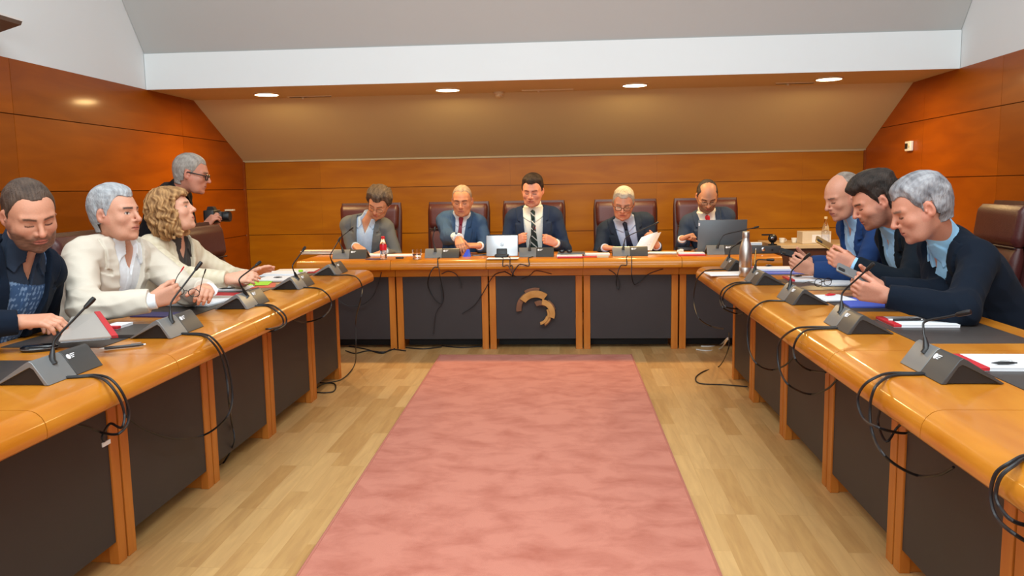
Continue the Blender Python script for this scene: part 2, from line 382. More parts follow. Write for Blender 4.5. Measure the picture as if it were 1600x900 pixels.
lb = [-.205, .513, 1.231, 1.949, 2.667, 3.385, 4.103, 4.821, 5.60]
lab_l = ['wood desk unit of the left row, beside the camera and mostly out of frame', 'wood desk unit of the left row just outside the left frame edge',
         'nearest visible wood desk unit of the left row, cut off by the lower left corner', 'left desk unit under the first microphone, black oval phone on it',
         'left desk unit in front of the bearded man, with pen and grey-edged notebook', 'left desk unit in front of the man in cream jacket',
         'left desk unit in front of the woman with curly hair, lime green paper on it', 'last desk unit of the left row with rounded end and paper piles']
for i in range(1, 8):
    desk(lab_l[i], 0, lb[i], lb[i+1], 0, (0, 0, 0), LF, LRr, LP, corner='hi' if i == 7 else None)
# right row: mirrored about x (rotate 180 would flip y) -> build with negative x through a mirrored helper
def mirror_desk(label, y0, y1, front, rear, panelx, corner=None):
    d = desk(label, 0, y0, y1, 0, (0, 0, 0), -front, -rear, -panelx, corner)
    for c in d.children:
        me = c.data; n = len(me.vertices); co = np.empty(n*3); me.vertices.foreach_get('co', co); co[0::3] *= -1; me.vertices.foreach_set('co', co); me.flip_normals(); me.update()
    return d
RF, RRr, RP = .86, 1.69, 1.105
rb = [.546, 1.264, 1.982, 2.70, 3.418, 4.136, 4.854, 5.60]
lab_r = ['right desk unit nearest the camera, mostly outside the frame', 'right desk unit cut off by the lower right corner', 'right desk unit under the nearest right microphone, notepad with lying black pen',
         'right desk unit with empty leather pad and open notepad beside the man in dark navy', 'right desk unit in front of the grey-haired man in dark navy', 'right desk unit in front of the dark-haired man holding a phone',
         'last desk unit of the right row with rounded end under the steel bottle']
for i in range(7):
    mirror_desk(lab_r[i], rb[i], rb[i+1], RF, RRr, RP, corner='hi' if i == 6 else None)
# back row: local +x is the aisle (world -Y); local y = world x
bb = [-2.18, -1.417, -.654, .109, .872, 1.635]
lab_b = ['back desk unit at the left end, in front of the man in grey suit', 'back desk unit in front of the man in mid-blue suit with crimson tie', 'central back desk unit carrying the carved wood emblem',
         'back desk unit in front of the grey-haired man holding a newspaper', 'back desk unit at the right end, under the grey laptop']
for i in range(5):
    desk(lab_b[i], 0, bb[i], bb[i+1], -math.pi/2, (0, 0, 0), -6.254, -6.98, -6.434, wood_m='desk_wood', apron=True, pad=False)
# ------------------------------------------------------------------ implicit surfaces for bodies and clothes
def V3(*a): return np.array(a, float)
def unit(v): v = np.asarray(v, float); return v/max(np.linalg.norm(v), 1e-9)
def smin(a, b, k):
    h = np.maximum(k-np.abs(a-b), 0)/k; return np.minimum(a, b)-h*h*k*.25
def smax(a, b, k): return -smin(-a, -b, k)
class Field:
    FAR = .16
    def __init__(s): s.ops = []
    def rc(s, a, b, r1, r2, k=.02, cap=False, sub=False):
        a = np.asarray(a, float); b = np.asarray(b, float)
        ba = b-a; L2 = max(ba @ ba, 1e-9); dirn = ba/math.sqrt(L2); rr = max(r1, r2)
        def f(p, a=a.astype('f4'), ba=ba.astype('f4'), b=b.astype('f4'), dirn=dirn.astype('f4')):
            pa = p-a; t = pa @ ba/np.float32(L2); h = np.clip(t, 0, 1)
            d = np.sqrt(((pa-h[:, None]*ba)**2).sum(1))-(r1+(r2-r1)*h)
            if cap: d = np.maximum(d, (p-b) @ dirn)
            return d
        s.ops.append((f, (a+b)/2, math.sqrt(L2)/2+rr, k, sub)); return s
    def el(s, c, R, rad, k=.02, sub=False):
        """ellipsoid; R rows are its axes"""
        c = np.asarray(c, float); R = np.asarray(R, 'f4'); ra = np.asarray(rad, 'f4'); c4 = c.astype('f4')
        def f(p):
            q = (p-c4) @ R.T; k0 = np.sqrt(((q/ra)**2).sum(1)); k1 = np.sqrt(((q/(ra*ra))**2).sum(1))
            return k0*(k0-1)/np.maximum(k1, 1e-6)
        s.ops.append((f, c, float(max(rad)), k, sub)); return s
    def sub_field(s, fn, c, R, k=.02, sub=False): s.ops.append((fn, np.asarray(c, float), R, k, sub)); return s
    def __call__(s, p):
        d = np.full(len(p), s.FAR, 'f4'); 
        for f, c, R, k, sub in s.ops:
            m = ((p-c.astype('f4'))**2).sum(1) < (R+s.FAR*.55)**2
            if not m.any(): continue
            v = f(p[m]); d[m] = smax(d[m], -v, k) if sub else smin(d[m], v, k)
        return d
    def bounds(s, pad=.03):
        lo = np.min([c-R for f, c, R, k, sub in s.ops if not sub], 0)-pad; hi = np.max([c+R for f, c, R, k, sub in s.ops if not sub], 0)+pad; return lo, hi
def surface(fn, lo, hi, h):
    """surface nets on the blocks the surface passes through"""
    B = 8; bs = B*h; nb = np.ceil((hi-lo)/bs).astype(int)+1
    g = np.stack(np.meshgrid(*[np.arange(n) for n in nb], indexing='ij'), -1).reshape(-1, 3)
    cen = (lo+(g+.5)*bs).astype('f4'); d = fn(cen); g = g[np.abs(d) < bs*.9+.012]
    o = np.stack(np.meshgrid(*[np.arange(B+1)]*3, indexing='ij'), -1).reshape(-1, 3)
    n = len(g); D = np.empty((n, B+1, B+1, B+1), 'f4'); st = max(1, 300000//729)
    for i in range(0, n, st):
        gi = g[i:i+st]; pts = (lo+((gi[:, None, :]*B+o[None]).reshape(-1, 3))*h).astype('f4'); D[i:i+st] = fn(pts).reshape(len(gi), B+1, B+1, B+1)
    S = D < 0; tot = nb*B+1
    cs = sum(S[:, a:a+B, b:b+B, c:c+B].astype('i1') for a in (0, 1) for b in (0, 1) for c in (0, 1))
    act = np.argwhere((cs > 0) & (cs < 8)); bi, ci = act[:, 0], act[:, 1:]
    acc = np.zeros((len(act), 3)); cnt = np.zeros(len(act))
    cor = [(a, b, c) for a in (0, 1) for b in (0, 1) for c in (0, 1)]
    vals = {k: D[bi, ci[:, 0]+k[0], ci[:, 1]+k[1], ci[:, 2]+k[2]] for k in cor}
    for k in cor:
        for ax in range(3):
            if k[ax] == 0:
                k2 = list(k); k2[ax] = 1; v0 = vals[k]; v1 = vals[tuple(k2)]; m = (v0 < 0) != (v1 < 0)
                t = np.where(m, v0/np.where(m, v0-v1, 1), 0); p = np.tile(np.array(k, float), (len(act), 1)); p[:, ax] += t
                acc[m] += p[m]; cnt[m] += 1
    gc = g[bi]*B+ci; V = lo+(gc+acc/cnt[:, None])*h
    lid = lambda q: (q[..., 0]*tot[1]+q[..., 1])*tot[2]+q[..., 2]
    ids = lid(gc); order = np.argsort(ids); sid = ids[order]; quads = []
    for ax in range(3):
        sl = [slice(0, B)]*3; s2 = list(sl); s2[ax] = slice(1, B+1)
        a_ = S[(slice(None),)+tuple(sl)]; b_ = S[(slice(None),)+tuple(s2)]
        e = np.argwhere(a_ != b_)
        if not len(e): continue
        ge = g[e[:, 0]]*B+e[:, 1:]; flip = a_[e[:, 0], e[:, 1], e[:, 2], e[:, 3]]
        u, w_ = (ax+1) % 3, (ax+2) % 3; Q = []; ok = np.ones(len(ge), bool)
        for du, dw in ((0, 0), (-1, 0), (-1, -1), (0, -1)):
            q = ge.copy(); q[:, u] += du; q[:, w_] += dw; l = lid(q); pos = np.clip(np.searchsorted(sid, l), 0, len(sid)-1); ok &= (sid[pos] == l) & (q.min(1) >= 0); Q.append(order[pos])
        Q = np.stack(Q, 1); Q[~flip] = Q[~flip][:, ::-1]; quads.append(Q[ok])
    return V, np.concatenate(quads)
def sdf_mesh(name, fn, bounds, h, mat, parent=None, color=None):
    V, Q = surface(fn, bounds[0], bounds[1], h)
    me = bpy.data.meshes.new(name); me.vertices.add(len(V)); me.vertices.foreach_set('co', V.astype('f4').ravel())
    me.loops.add(Q.size); me.loops.foreach_set('vertex_index', Q.astype('i4').ravel())
    me.polygons.add(len(Q)); me.polygons.foreach_set('loop_start', np.arange(0, Q.size, 4, dtype='i4'))
    me.update(calc_edges=True); me.validate(); me.polygons.foreach_set('use_smooth', np.ones(len(me.polygons), bool))
    if color is not None:
        cc = color(V); a = me.color_attributes.new('Col', 'FLOAT_COLOR', 'POINT'); a.data.foreach_set('color', np.concatenate([cc, np.ones((len(V), 1))], 1).astype('f4').ravel())
    me.materials.append(mat); o = bpy.data.objects.new(name, me); C.objects.link(o)
    if parent is not None: o.parent = parent
    return o
def vcmat(name, rough=.5, bump=0, bscale=300, stretch=None, sss=0, sheen=0, spec=.5, dist=.003):
    m, nt, b = newmat(name); N = nt.nodes; L = nt.links
    a = N.new('ShaderNodeAttribute'); a.attribute_name = 'Col'; tc = N.new('ShaderNodeTexCoord')
    n = N.new('ShaderNodeTexNoise'); n.inputs['Scale'].default_value = bscale; n.inputs['Detail'].default_value = 4
    mp = N.new('ShaderNodeMapping'); L.new(tc.outputs['Object'], mp.inputs['Vector']); L.new(mp.outputs[0], n.inputs['Vector'])
    if stretch: mp.inputs['Scale'].default_value = stretch
    hs = N.new('ShaderNodeHueSaturation'); mr = N.new('ShaderNodeMapRange'); mr.inputs[3].default_value = .90; mr.inputs[4].default_value = 1.10
    L.new(n.outputs['Fac'], mr.inputs[0]); L.new(mr.outputs[0], hs.inputs['Value']); L.new(a.outputs['Color'], hs.inputs['Color']); L.new(hs.outputs[0], b.inputs['Base Color'])
    b.inputs['Roughness'].default_value = rough; b.inputs['Specular IOR Level'].default_value = spec
    if sss: b.inputs['Subsurface Weight'].default_value = sss; b.inputs['Subsurface Radius'].default_value = (.012, .005, .003); b.inputs['Subsurface Scale'].default_value = .6
    if sheen: b.inputs['Sheen Weight'].default_value = sheen
    if bump:
        bp = N.new('ShaderNodeBump'); bp.inputs['Strength'].default_value = bump; bp.inputs['Distance'].default_value = dist; L.new(n.outputs['Fac'], bp.inputs['Height']); L.new(bp.outputs[0], b.inputs['Normal'])
    return m
M['skin'] = vcmat('skin', .48, .10, 180, sss=.12, spec=.4, dist=.001)
M['hairs'] = vcmat('hair', .6, 1.0, 170, stretch=(1, 1, .3), spec=.3, dist=.006)
M['cloth'] = vcmat('suit_cloth', .9, .25, 600, sheen=.02, spec=.12, dist=.001)
M['shirt'] = vcmat('shirt_cotton', .8, .2, 60, spec=.2, dist=.003)
M['silk'] = vcmat('tie_silk', .45, .1, 400, spec=.4, dist=.001)
def L3(h): return np.array(lin(h)[:3])
def sm(x, a, b): t = np.clip((x-a)/(b-a), 0, 1); return t*t*(3-2*t)
def wob(p, f, seed=0):
    """cheap smooth pseudo-noise in -1..1"""
    r = np.random.RandomState(seed); o = 0
    for k in range(4):
        v = r.normal(size=3); v = v/np.linalg.norm(v)*f*(1+.35*k); o = o+np.sin(p @ v.astype('f4')+r.uniform(0, 6.28))
    return o/4

I3 = np.eye(3)
def head_field(cf):
    """unit-scale head; x person's right, y face forward, z up"""
    F_ = Field(); jw = cf.get('jaw', 1.); n = cf.get('nose', 1.); ck = cf.get('cheek', 1.)
    F_.el((0, -.018, .030), I3, (.0755, .096, .086), .02)
    F_.el((0, .018, .0), I3, (.063, .073, .082), .025)
    F_.el((0, .024, -.058), I3, (.051*jw, .058, .052), .03)
    F_.rc((.028*jw, .034, -.088), (-.028*jw, .034, -.088), .022, .022, .03)
    F_.el((0, .072, -.100), I3, (.022*jw, .019, .018), .02)
    for s in (-1, 1):
        F_.el((s*.041*ck, .055, -.028), I3, (.020, .018, .017), .03)
        F_.rc((s*.052*jw, .004, -.035), (s*.030*jw, .046, -.088), .022, .019, .03)
        F_.rc((s*.010, .083, .020), (s*.046, .066, .018), .009, .008, .014)
    for s in (-1, 1): F_.el((s*.031, .094, -.001), I3, (.019, .015, .011), .014, sub=True)
    for s in (-1, 1): F_.el((s*.031, .0675, -.003), I3, (.0155, .0135, .0125), .003)
    F_.rc((0, .084, .014), (0, .083+.026*n, -.028*n), .0072, .0092, .010)
    F_.el((0, .083+.025*n, -.033*n), I3, (.0105, .011, .009), .008)
    for s in (-1, 1): F_.el((s*.0125, .091, -.036*n), I3, (.0075, .010, .007), .006)
    F_.el((0, .078, -.062), I3, (.028, .015, .018), .02)
    F_.rc((-.017, .087, -.0605), (.017, .087, -.0605), .0048, .0048, .005)
    F_.rc((-.014, .087, -.0700), (.014, .087, -.0700), .0055, .0055, .005)
    F_.rc((-.024, .089, -.0655), (.024, .089, -.0655), .0018, .0018, .004, sub=True)
    for s in (-1, 1):
        Re = np.array([[math.cos(.35), s*math.sin(.35), 0], [-s*math.sin(.35), math.cos(.35), 0], [0, 0, 1]])
        F_.el((s*.079, -.012, -.010), Re, (.0075, .0175, .030), .006)
        F_.el((s*.0880, -.007, -.009), Re, (.0095, .0110, .0185), .002, sub=True); F_.el((s*.079, .003, -.012), Re, (.006, .004, .006), .003)
    return F_
def hand(Fd, W, d, n, side, curl=(.35, .45, .35), spread=.06, thumb=(.5, .4), s=1., k=.0045, lens=1.0):
    """palm plus five fingers. d: finger direction, n: palm normal (palm faces it), side: +1 thumb on d x n side"""
    d = unit(d); n = unit(np.asarray(n)-d*(np.dot(n, d))); t = np.cross(d, n)*side; fan = []
    P = lambda a, b, c: W+(d*a+t*b+n*c)*s
    for b0, b1, L in ((.017, .028, .086), (.007, .010, .089), (-.005, -.009, .085), (-.016, -.027, .077)):
        Fd.rc(P(.0, b0, 0), P(L, b1, 0), .0175*s, .0125*s, .012)
    Fd.el(P(.03, .022, .008), np.stack([d, t, n]), (.028*s, .016*s, .014*s), .012)
    tips = []
    for i, (b, L0, L) in enumerate(((.028, .088, .071), (.010, .091, .079), (-.009, .087, .073), (-.027, .079, .057))):
        c = curl[i] if isinstance(curl[0], (list, tuple)) else curl
        q = P(L0, b, .0); a = 0; dr0 = unit(d+t*spread*(b/.028)); r = [.0095, .0088, .0080, .0068]
        for j, fr in enumerate((.45, .3, .25)):
            a += c[j]; dr = unit(dr0*math.cos(a)+n*math.sin(a)); q2 = q+dr*L*fr*s*lens
            Fd.rc(q, q2, r[j]*s, r[j+1]*s, k if j else .006); q = q2
        tips.append(q)
    q = P(.018, .024, .004); a0, a1 = thumb
    for L, ang, r1, r2 in ((.042, 0, .0145, .0115), (.034, a1*.5, .0110, .0100), (.027, a1, .0100, .0078)):
        dr = unit(d*(.95-.05*ang)+t*math.cos(a0+ang)*.62+n*(math.sin(a0+ang)*.75)); q2 = q+dr*L*s; Fd.rc(q, q2, r1*s, r2*s, .006); q = q2
    tips.append(q); return tips
def ik(S, W, l1, l2, hint):
    S = np.asarray(S, float); W = np.asarray(W, float); D = np.linalg.norm(W-S); sc_ = max(1., D/(l1+l2)*1.004); l1 *= sc_; l2 *= sc_
    u = (W-S)/D; x = (l1*l1-l2*l2+D*D)/(2*D); hgt = math.sqrt(max(l1*l1-x*x, 0)); hh = unit(np.asarray(hint)-u*np.dot(hint, u)); return S+u*x+hh*hgt

DESKS = ((-2.175, -1.363, .4, 5.60), (.855, 1.695, .4, 5.60), (-2.18, 1.635, 6.25, 6.985))
def over_desk(p, m=.05): return any(a-m < p[0] < b+m and c-m < p[1] < d+m for a, b, c, d in DESKS)
def ik_ok(S, W, l1, l2, hint):
    e0 = ik(S, W, l1, l2, hint)
    if not (over_desk(e0) and e0[2] < T+.055): return e0
    u = unit(np.asarray(W)-S); best = None
    for k in range(1, 36):
        for sg in (1, -1):
            a = math.radians(5*k)*sg; h = np.asarray(hint, float); h = h-u*np.dot(h, u); h2 = h*math.cos(a)+np.cross(u, h)*math.sin(a); e = ik(S, W, l1, l2, h2)
            if not (over_desk(e) and e[2] < T+.055): return e
    return e0
def off_desk(fn):
    def g(p):
        d = fn(p)
        for a, b, c, e in DESKS:
            q = np.abs(p-np.array([(a+b)/2, (c+e)/2, .7115], 'f4'))-np.array([(b-a)/2, (e-c)/2, .0450], 'f4'); bx = np.minimum(q.max(1), 0)+np.sqrt((np.maximum(q, 0)**2).sum(1)); d = np.maximum(d, -bx)
        return d
    return g
def person(label, cf):
    s = cf.get('s', 1.05); P = np.asarray(cf['pelvis'], float); Nk = np.asarray(cf['neck'], float); H = np.asarray(cf['head'], float)
    psi = math.radians(cf['yaw']); U = unit(Nk-P); R0 = np.array([math.sin(psi), -math.cos(psi), cf.get('tilt', 0)]); Rt = unit(R0-U*np.dot(R0, U)); Fw = np.cross(U, Rt)
    zs_ = np.linalg.norm(Nk-P)/.52; wd = cf.get('w', 1.); hs = cf.get('hs', s)
    T_ = lambda x, y, z: P+Rt*x*s*wd+Fw*y*s+U*z*zs_
    TR = np.stack([Rt, Fw, U]); TR4 = TR.astype('f4')
    def loc(p): q = (p-P.astype('f4')) @ TR4.T; q[:, 0] /= s*wd; q[:, 1] /= s; q[:, 2] /= zs_; return q
    # head frame
    hy, hp, hr = [math.radians(a) for a in cf['hdir']]
    hf = np.array([math.cos(hy)*math.cos(hp), math.sin(hy)*math.cos(hp), math.sin(hp)]); hR = np.array([math.sin(hy), -math.cos(hy), 0.]); hU = np.cross(hR, hf)
    cr_, sr_ = math.cos(hr), math.sin(hr); hR, hU = hR*cr_+hU*sr_, -hR*sr_+hU*cr_
    HR = np.stack([hR, hf, hU]); HR4 = HR.astype('f4'); H4 = H.astype('f4')
    hl = lambda p: ((p-H4) @ HR4.T)/np.float32(hs)
    hw = lambda x, y, z: H+(hR*x+hf*y+hU*z)*hs
    HF = head_field(cf); headfn = lambda p: HF(hl(p))*np.float32(hs)
    # joints
    SH = {q: T_(q*.178, -.005, .450) for q in (-1, 1)}
    WR_ = {1: np.asarray(cf['rh'][0], float), -1: np.asarray(cf['lh'][0], float)}
    EL = {q: ik_ok(SH[q], WR_[q], .285*s, .255*s, cf.get('elb', {}).get(q, Rt*q*.8-U*.8-Fw*.1)) for q in (-1, 1)}
    bel = cf.get('belly', 1.)
    def torso(Fd, g=0., slim=1.):
        Fd.el(T_(0, 0, .02), TR, (.165*s*wd*slim+g, .115*s*slim+g, .13*zs_+g), .05)
        Fd.el(T_(0, .015*bel, .17), TR, (.150*s*wd*slim+g, .112*s*bel*slim+g, .16*zs_+g), .06)
        Fd.el(T_(0, .005, .35), TR, (.165*s*wd*slim+g, .115*s*slim+g, .155*zs_+g), .06)
        for q in (-1, 1):
            Fd.el(T_(q*.165, -.005, .450), TR, (.056*s+g, .058*s+g, .050*s+g), .05)
            Fd.rc(T_(q*.035, -.02, .50), T_(q*.14, -.01, .47), .045*s+g, .045*s+g, .04)
    nb = H+(-hf*.018-hU*.055)*hs; nk0 = Nk-U*.02
    person_o = None
    B_ = Field(); torso(B_, -.004, .93)
    B_.rc(nk0-U*.02, nb, .057*s, .054*hs, .03)
    B_.sub_field(headfn, H, .14*hs, .022)
    tips = {}
    for q, key in ((1, 'rh'), (-1, 'lh')):
        B_.rc(SH[q], EL[q], .050*s, .040*s, .03); B_.rc(EL[q], WR_[q], .040*s, .026*s, .02)
        W, d, n, cu = cf[key][:4]; Hd = Field(); tips[q] = hand(Hd, WR_[q], d, n, q*cf[key][6] if len(cf[key]) > 6 else q, cu, thumb=cf[key][4] if len(cf[key]) > 4 else (.5, .4), s=s*.98*(cf.get('hand_s', 1)))
        Hd.FAR = .05
        dd = unit(d); B_.sub_field(Hd, WR_[q]+dd*.09, .15, .008)
    sk = L3(cf.get('skin', '#d9a285')); lipc = L3(cf.get('lips', '#b8685c')); hc = L3(cf['hair'][0]); hc2 = L3(cf['hair'][1])
    browc = L3(cf.get('brow', cf['hair'][0])); red = L3('#c9705c'); look = cf.get('eyes', 'down')
    def skincol(V):
        Vf = V.astype('f4'); q = hl(Vf); n = len(V); c = np.tile(sk, (n, 1)); x, y, z = q[:, 0], q[:, 1], q[:, 2]; ax = np.abs(x)
        def mix(c, col, w): return c*(1-w[:, None])+col*w[:, None]
        near = (np.abs(q).max(1) < .16)
        c = mix(c, red, .12*near*(1-sm(np.hypot((ax-.043)/.02, (z+.035)/.022), .6, 1.4))*(y > .03))
        c = mix(c, red, .25*near*(1-sm(np.hypot(ax/.016, (z+.033)/.014), .6, 1.4))*(y > .09))
        c = mix(c, red, .3*near*(ax > .072)*(np.abs(z+.01) < .04)*(y < .03))
        if cf.get('beard'):
            bc, bw = L3(cf['beard'][0]), cf['beard'][1]
            m = (1-sm(z, -.052, -.034+.0))*(1-sm(z*0+np.where(y > .02, 0, (.02-y)), .02, .05)); m = np.maximum(m, (1-sm(z, -.03, .0))*sm(ax, .050, .062)*sm(y, -.004, .012)*(1-sm(y, .026, .044))*.8)
            m = m*sm(z, -.135, -.115)*near; mouth = 1-sm(np.hypot(x/.024, (z+.0655)/.0085), .8, 1.15); m = m*(1-mouth)
            ck = 1-sm(np.hypot((ax-.036)/.012, (z+.045)/.012), .6, 1.2); m = m*(1-.5*ck)
            c = mix(c, bc, np.clip(m*bw*(.9+.15*wob(Vf*400, 1., 5)), 0, 1))
        lm = (1-sm(np.hypot(x/.025, (z+.0655)/(.0105)), .75, 1.05))*near*(y > .06); c = mix(c, lipc, lm*.8)
        c = mix(c, L3('#5d2a26'), near*(y > .07)*(1-sm(np.abs(z+.0655), .0008, .0024))*(ax < .024)*.85)
        br = near*(y > .045)*(1-sm(np.abs(z-.0195+.10*np.abs(ax-.032)), .0028, .0058))*sm(ax, .009, .014)*(1-sm(ax, .046, .053)); c = mix(c, browc, br*cf.get('browk', .85))
        ex, ez = (ax-.031)/.0140, (z+.003)
        if look == 'down':
            ln = np.abs(ez+.0045+.0030*(ex**2-1)*-1*0+.0035*(1-ex**2)*-1*-1-.0035)
            c = mix(c, sk*.72, near*(y > .05)*(1-sm(np.hypot(ex, (ez)/.010), .8, 1.2))*.5)
            c = mix(c, L3('#2a1a16'), near*(y > .05)*(np.abs(ex) < 1)*(1-sm(np.abs(ez+.006-.003*ex*ex), .0012, .0030)))
        else:
            op = 1-sm(np.hypot(ex, ez/.0050), .85, 1.05); op = op*near*(y > .05); c = mix(c, L3('#cdc2ba'), op)
            gx = cf.get('gaze', 0); ir = 1-sm(np.hypot((x-np.sign(x)*.031-gx)/.0056, ez/.0056), .85, 1.1); c = mix(c, L3(cf.get('iris', '#3a2a20')), ir*op)
            c = mix(c, L3('#2a1a16'), near*(y > .05)*(np.abs(ex) < 1.05)*(1-sm(np.abs(ez-.0050*(1-ex*ex*.8)), .0008, .0022)))
        if cf.get('scalp', 0):
            c = mix(c, hc2, near*sm(hairg(q), -.004, .012)*cf['scalp'])
        if cf.get('nails', True):
            for qd in (-1, 1):
                for t_ in tips[qd]:
                    c = mix(c, red, .25*(1-sm(np.sqrt(((V-t_)**2).sum(1)), .008, .014)))
        return np.clip(c, 0, 1)
    # hair region scalar: positive where hair grows
    st = cf.get('style', 'short'); hl0 = cf.get('hairline', .062)
    def hairg(q):
        x, y, z = q[:, 0], q[:, 1], q[:, 2]; ax = np.abs(x)
        front = z-(hl0-.0*ax+(ax*ax)*-2.0) + (-(y-.045))*1.0*0
        # boundary curve runs from forehead down in front of the ears and round the nape
        fr = (z-hl0)+1.45*np.maximum(.055-y, 0)-cf.get('temple', .45)*np.maximum(ax-.018, 0)*sm(y, .025, .05)
        side = np.where(y > .012, fr, 10)
        back = z-np.where(y < -.03, -.075, np.where(y < .004, .018-.0*y, -.022))
        ear = np.where((y > -.03) & (y < .006), z-(.020-.6*(y+.03)*0), 10)
        g = np.minimum(side, np.minimum(back, ear))
        temple = np.where((ax > .045), 10, 10)
        if st == 'bald_top':
            top = sm(z, cf.get('baldz', .045)-.01, cf.get('baldz', .045)+.01)*sm(y, -.085, -.06); g = np.where(top > .5, -np.minimum(z-cf.get('baldz', .045), y+.085), g)
        if st == 'receding':
            r0_ = cf.get('rec', .02); rx = cf.get('recx', .2); rec = np.minimum(np.minimum(y-r0_, z-cf.get('recz', .03)), (rx-ax)*1.0); g = np.minimum(g, -rec)
        return g
    root = sdf_mesh('person', off_desk(B_), B_.bounds(), cf.get('h', .005), M['skin'], None, skincol); tag(root, label, 'person')
    if cf.get('group'): root['group'] = cf['group']
    # hair
    th = cf.get('thick', .010); top = cf.get('top', .0); seed = cf.get('seed', 1); sc_seed = seed
    CR = Field(); CR.el((0, -.018, .030), I3, (.0755, .096, .086), .02); CR.el((0, .018, .0), I3, (.067, .073, .082), .03); CR.rc((0, -.04, -.03), (0, -.045, -.07), .055, .05, .03)
    if st == 'curly':
        CL = Field(); CL.el((0, -.028, .036), I3, (.092, .094, .092), .03); CL.el((0, -.040, -.060), I3, (.108, .086, .095), .06); CL.el((0, .026, .058), I3, (.078, .076, .056), .02); CL.rc((.075, .0, -.02), (.082, .005, -.12), .036, .026, .03); CL.rc((-.075, .0, -.02), (-.082, .005, -.12), .036, .026, .03)
        def strand(q):
            th_ = np.arctan2(q[:, 0], q[:, 1]+.03); z = q[:, 2]
            a_ = np.sin(th_*13+2.0*np.sin(z*62+th_*3)+wob(q*40, 1., 4)*2); b_ = np.sin(th_*29+2.6*np.sin(z*75+th_*5+1)+wob(q*60, 1., 5)*3); c_ = np.sin(z*85+wob(q*35, 1., 6)*4+th_*6)
            return a_, b_, c_
        def hf_(p):
            q = hl(p); d = CL(q); q2 = q; face = np.minimum(q[:, 1]-.030-.10*np.abs(q[:, 0])-1.5*np.maximum(q[:, 2]-.03, 0), .050+.25*np.abs(q[:, 0])+.008*wob(q*90, 1., 2)-q[:, 2]); face = np.minimum(face, .078-np.abs(q[:, 0]))
            a_, b_, c_ = strand(q); am = sm(.09-q[:, 2], .0, .06)*.7+.3; d = d-am*(.0055*a_+.0038*b_+.0032*c_)-.003*wob(q*170, 1., 3); d = smax(d, face, .008); neck = -(np.hypot(q[:, 0], q[:, 1]+.01)-.05)
            return np.maximum(d, np.minimum(neck, .02-q[:, 2]))*np.float32(hs)
    else:
        def hf_(p):
            q = hl(p); d = CR(q); g = hairg(q)
            t = th*sm(g, -.002, .040)+top*sm(q[:, 2], .05, .10)*(.55+.45*sm(q[:, 1], -.06, .06))+.0012*wob(q*160, 1., seed)+(cf.get('messy', 0))*wob(q*75, 1., seed+3)
            if cf.get('sidevol'): t = t+cf['sidevol']*sm(np.abs(q[:, 0]), .045, .07)*sm(q[:, 2], -.05, 0)
            return np.maximum(d-np.maximum(t, 0), -g*.8-.0015+.0025*wob(q*220, 1., seed+7))*np.float32(hs)
    hb = (H-.17*hs, H+.17*hs) if st != 'curly' else (H-.24*hs, H+.2*hs)
    def haircol(V):
        q = hl(V.astype('f4')); w_ = np.clip(.5+.5*wob(q*np.array([140, 70, 60], 'f4'), 1., seed)+.35*wob(q*np.array([420, 200, 160], 'f4'), 1., seed+1), 0, 1)
        if cf.get('temple_grey'): w_ = np.clip(w_*.5+.8*sm(np.abs(q[:, 0]), .05, .07)*(1-sm(q[:, 2], .03, .07)), 0, 1)
        if st == 'curly': a_, b_, c_ = strand(q); w_ = np.clip(.5+.28*a_+.25*b_+.15*c_, 0, 1)
        return hc*(1-w_[:, None])+hc2*w_[:, None]
    if st != 'none': sdf_mesh('hair', hf_, hb, cf.get('hh', min(cf.get('h', .005), .0045)), M['hairs'], root, haircol)
    # clothing
    hc_ = cf.get('hc', .007)*.78; fold = cf.get('fold', .0042)
    jc = L3(cf['jacket']) if cf.get('jacket') else None
    shc = L3(cf['shirt']); opn = cf.get('collar', 'tie')
    z0, zt_, wt = cf.get('V', (.16, .50, .085))
    neck_ax = unit(nb-nk0)
    S_ = Field(); torso(S_, .006 if jc is not None else .014)
    ncp = Nk+neck_ax*cf.get('band', .072)*s+U*.0; S_.rc(nk0-U*.03, ncp, .074*s, .064*s, .02, cap=True)
    slv = cf.get('sleeve', 1.)
    for q in (-1, 1):
        dr = unit(WR_[q]-EL[q])
        if jc is None:
            S_.rc(SH[q], EL[q], .064*s, .052*s*(1 if slv >= 1 else 1.15), .03); S_.rc(EL[q], EL[q]+(WR_[q]-EL[q])*slv, .052*s*(1 if slv >= 1 else 1.2), .038*s*(1 if slv >= 1 else 1.3), .02, cap=True)
        if jc is not None: S_.rc(SH[q], EL[q], .0535*s, .046*s, .02); S_.rc(EL[q], WR_[q]-dr*.06, .044*s, .033*s, .02)
        if jc is not None and cf.get('cuff', True): S_.rc(WR_[q]-dr*.07, WR_[q]+dr*cf.get('cuffx', .004), .036*s, .0345*s, .004, cap=True)
    cgap = .16 if opn == 'tie' else .75
    def shirtfn(p):
        d = S_(p); q = loc(p); ax = np.abs(q[:, 0]); z = q[:, 2]; y = q[:, 1]
        if fold: d = d+fold*.5*wob(p*np.float32(38), 1., 11)
        # collar wings lie on the shirt
        wing = np.maximum(np.maximum((.545-z)*cgap-ax+.002, ax-.085), (.445+ (ax-.03)*.55)-z); wing = np.maximum(wing, z-.56)+.0; wing = np.maximum(wing, -y+.02)
        d = np.minimum(d, np.maximum(d-cf.get('wing', .011), wing*.7))
        if opn == 'open':
            vv = np.minimum((.046*(z-.42)/.12)-ax, y-.03); d = np.maximum(d, vv)
        pl = np.maximum(np.abs(ax)-.014, -y+.02); d = np.minimum(d, np.maximum(d-.0022, pl)) if opn == 'open' else d
        return d
